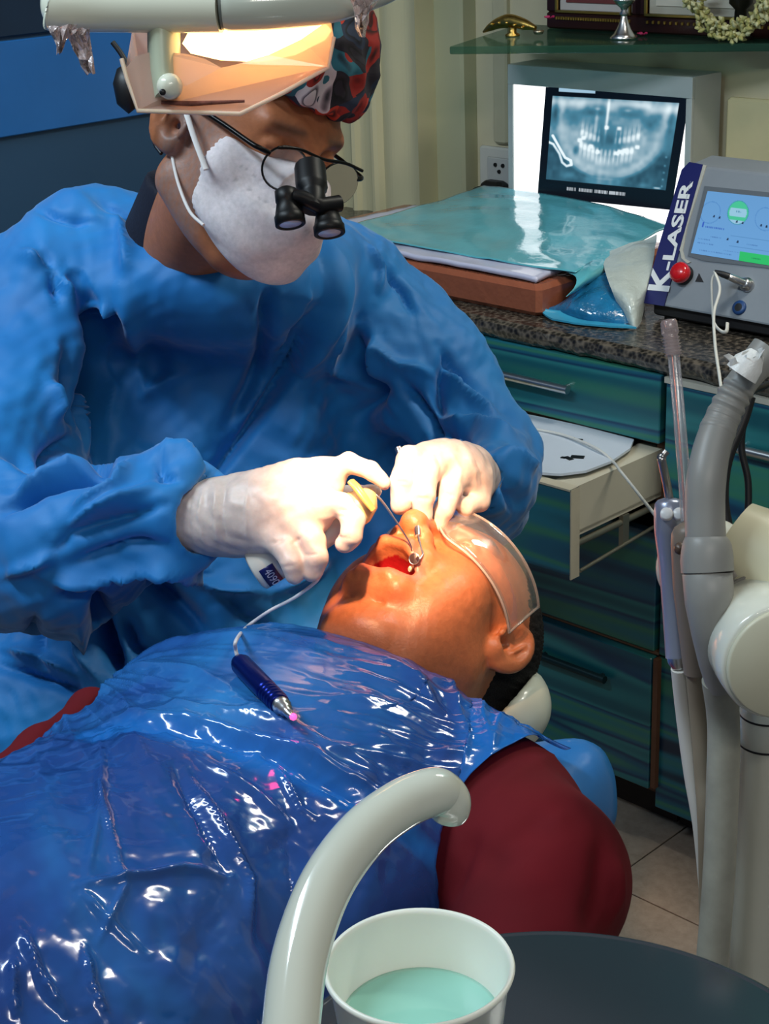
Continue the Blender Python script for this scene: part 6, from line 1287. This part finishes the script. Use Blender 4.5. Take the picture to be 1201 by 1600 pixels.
    o = mesh_np('plastic_drape', V, Q, k.m, None, cols=np.repeat(band[:, None], 3, 1)); _tag(o, 'shiny crinkled blue plastic drape spread over the patient chest', 'drape')
    so = o.modifiers.new('th', 'SOLIDIFY'); so.thickness = .0004
    # pen on the drape
    def laser_pen():
        T = thing('laser_pen', 'dark blue laser pen with a glowing red tip lying on the blue drape', 'laser pen', P(410, 1070, 1.42))
        vx, vy, vd = pxy(V)
        def dep(x_, y_, lift): r2 = (vx-x_)**2+(vy-y_)**2; return vd[r2 < 90].min()-lift
        rp = .0088; p1, p2 = P(373, 1034, dep(373, 1034, .012)), P(458, 1122, dep(458, 1122, .012)); ax = p2-p1; Ln = np.linalg.norm(ax); print('pen len', Ln); 
        pf = [(.002, -.003), (rp*.78, 0), (rp, .006), (rp, Ln*.52)]
        for i in range(5): z_ = Ln*(.54+.045*i); pf += [(rp*.99, z_), (rp*.88, z_+.0012), (rp*.98, z_+.0024)]
        pf += [(rp*.9, Ln*.77)]
        mb = MB(); mb.lathe(pf, p1, ax, 32); mk('barrel', mb, mat('anodised dark blue', lin(8, 30, 116), .28, .75, var=.02), T)
        mb = MB(); mb.lathe([(rp*.8, Ln*.77), (rp*.82, Ln*.82), (rp*.6, Ln*.825), (rp*.62, Ln*.87), (rp*.42, Ln*.875), (rp*.4, Ln*.94), (rp*.2, Ln*.97)], p1, ax, 24); mk('steel_tip', mb, M_steel, T)
        mb = MB(); mb.lathe([(0, -.003), (.0022, -.002), (.003, 0), (.0022, .002), (0, .003)], p2+UP*.001, UP, 16); mk('glow_tip', mb, mat('red glow', (1, .05, .2, 1), .3, var=0, emit=(1, .06, .22), es=3), T, label='glowing red tip')
        l_ = bpy.data.lights.new('pen_glow', 'POINT'); l_.energy = .012; l_.color = (1, .05, .2); l_.shadow_soft_size = .004; lo_ = bpy.data.objects.new('pen_glow', l_); COL.objects.link(lo_); lo_.location = p2-FW*.012+UP*.004
        mb = MB(); mb.tube(spline([p1, P(368, 1015, proj(p1)[2]), P(369, 1000, proj(p1)[2]), P(385, 980, 1.5), P(420, 955, 1.5), P(458, 935, 1.49), P(490, 912, 1.48), P(500, 900, 1.48)], 6), .0016, 8); mk('cable', mb, mat('white cable', lin(214, 214, 220), .4), T)
    laser_pen()
    # ---------- chair ----------
    C_ = thing('dental_chair', 'dental chair with a white headrest and blue covered backrest under the patient', 'dental chair', (nb[0], nb[1]-.2, 0))
    g = F3(*bounds([(O-R[1]*.10, .14)], .02), .005); hc = O-R[1]*.128+R[2]*.0
    g.ell(O-R[1]*.082+R[0]*.020+R[2]*.010, (.118, .062, .080), np.array([R[0], R[1], R[2]]), .01); g.ell(O-R[1]*.018, (.082, .098, .110), R, .01, 's')
    Vp, Qp = g.mesh(2); mesh_np('headrest', Vp, Qp, mat('white vinyl', lin(206, 212, 196), .3, coat=.3), C_)
    g = F3(*bounds([(bp(0, .35, -.2), .52)], 0), .009)
    def slab(X, Y, Z):
        l_ = (X-nb[0])*Lf[0]+(Y-nb[1])*Lf[1]+(Z-nb[2])*Lf[2]; a_ = (X-nb[0])*A_[0]+(Y-nb[1])*A_[1]+(Z-nb[2])*A_[2]; h2 = (X-nb[0])*Fw[0]+(Y-nb[1])*Fw[1]+(Z-nb[2])*Fw[2]
        q = [np.abs(l_-.0)-.172, np.abs(a_-.27)-.36, np.abs(h2+.115-.25*np.maximum(np.abs(l_)-.12, 0))-.015]
        return np.sqrt(sum(np.maximum(t_, 0)**2 for t_ in q))+np.minimum(np.maximum(np.maximum(q[0], q[1]), q[2]), 0)-.045
    g.op(slab, g.lo, g.lo+g.h*g.n, 0, 'u', 0); Vb, Qb = g.mesh(2); Nb = normals(Vb, Qb); Vb = Vb+Nb*crumple(Vb, .006, 16, 4, 8, .5)[:, None]
    o = mesh_np('backrest_cover', Vb, Qb, mat('blue cover film', lin(36, 112, 180), .4, coat=.2, bump=.3, bs=40), C_); o['label'] = 'blue plastic backrest cover'
    mb = MB(); mb.tube([O-R[1]*.18+R[2]*.03, bp(0, 0, -.22), bp(0, .1, -.25)], .02, 12); mk('headrest_bar', mb, M_steel, C_)
    mb = MB(); s_ = bp(0, .55, -.25); mb.lathe([(.24, 0), (.24, .03), (.1, .06), (.09, s_[2]-.05), (.16, s_[2]-.02)], (s_[0], s_[1], 0), n=36); mk('pedestal', mb, mat('chair base', lin(190, 190, 180), .35), C_)
patient()
# repeats share a group
for o in list(COL.objects):
    n_ = o.name.split('.')[0]
    g_ = {'cling_film': 'scraps of clear film on the lamp grip', 'black_cable': 'black cables behind the instrument holder', 'drawer_cabinet': 'teal drawer cabinets under the countertop',
          'picture_frame': 'framed pictures on the glass shelf', 'flower': 'pink flowers on the glass shelf'}.get(n_)
    if g_ and o.parent is None: o['group'] = g_
    if '_mw' in o: del o['_mw']
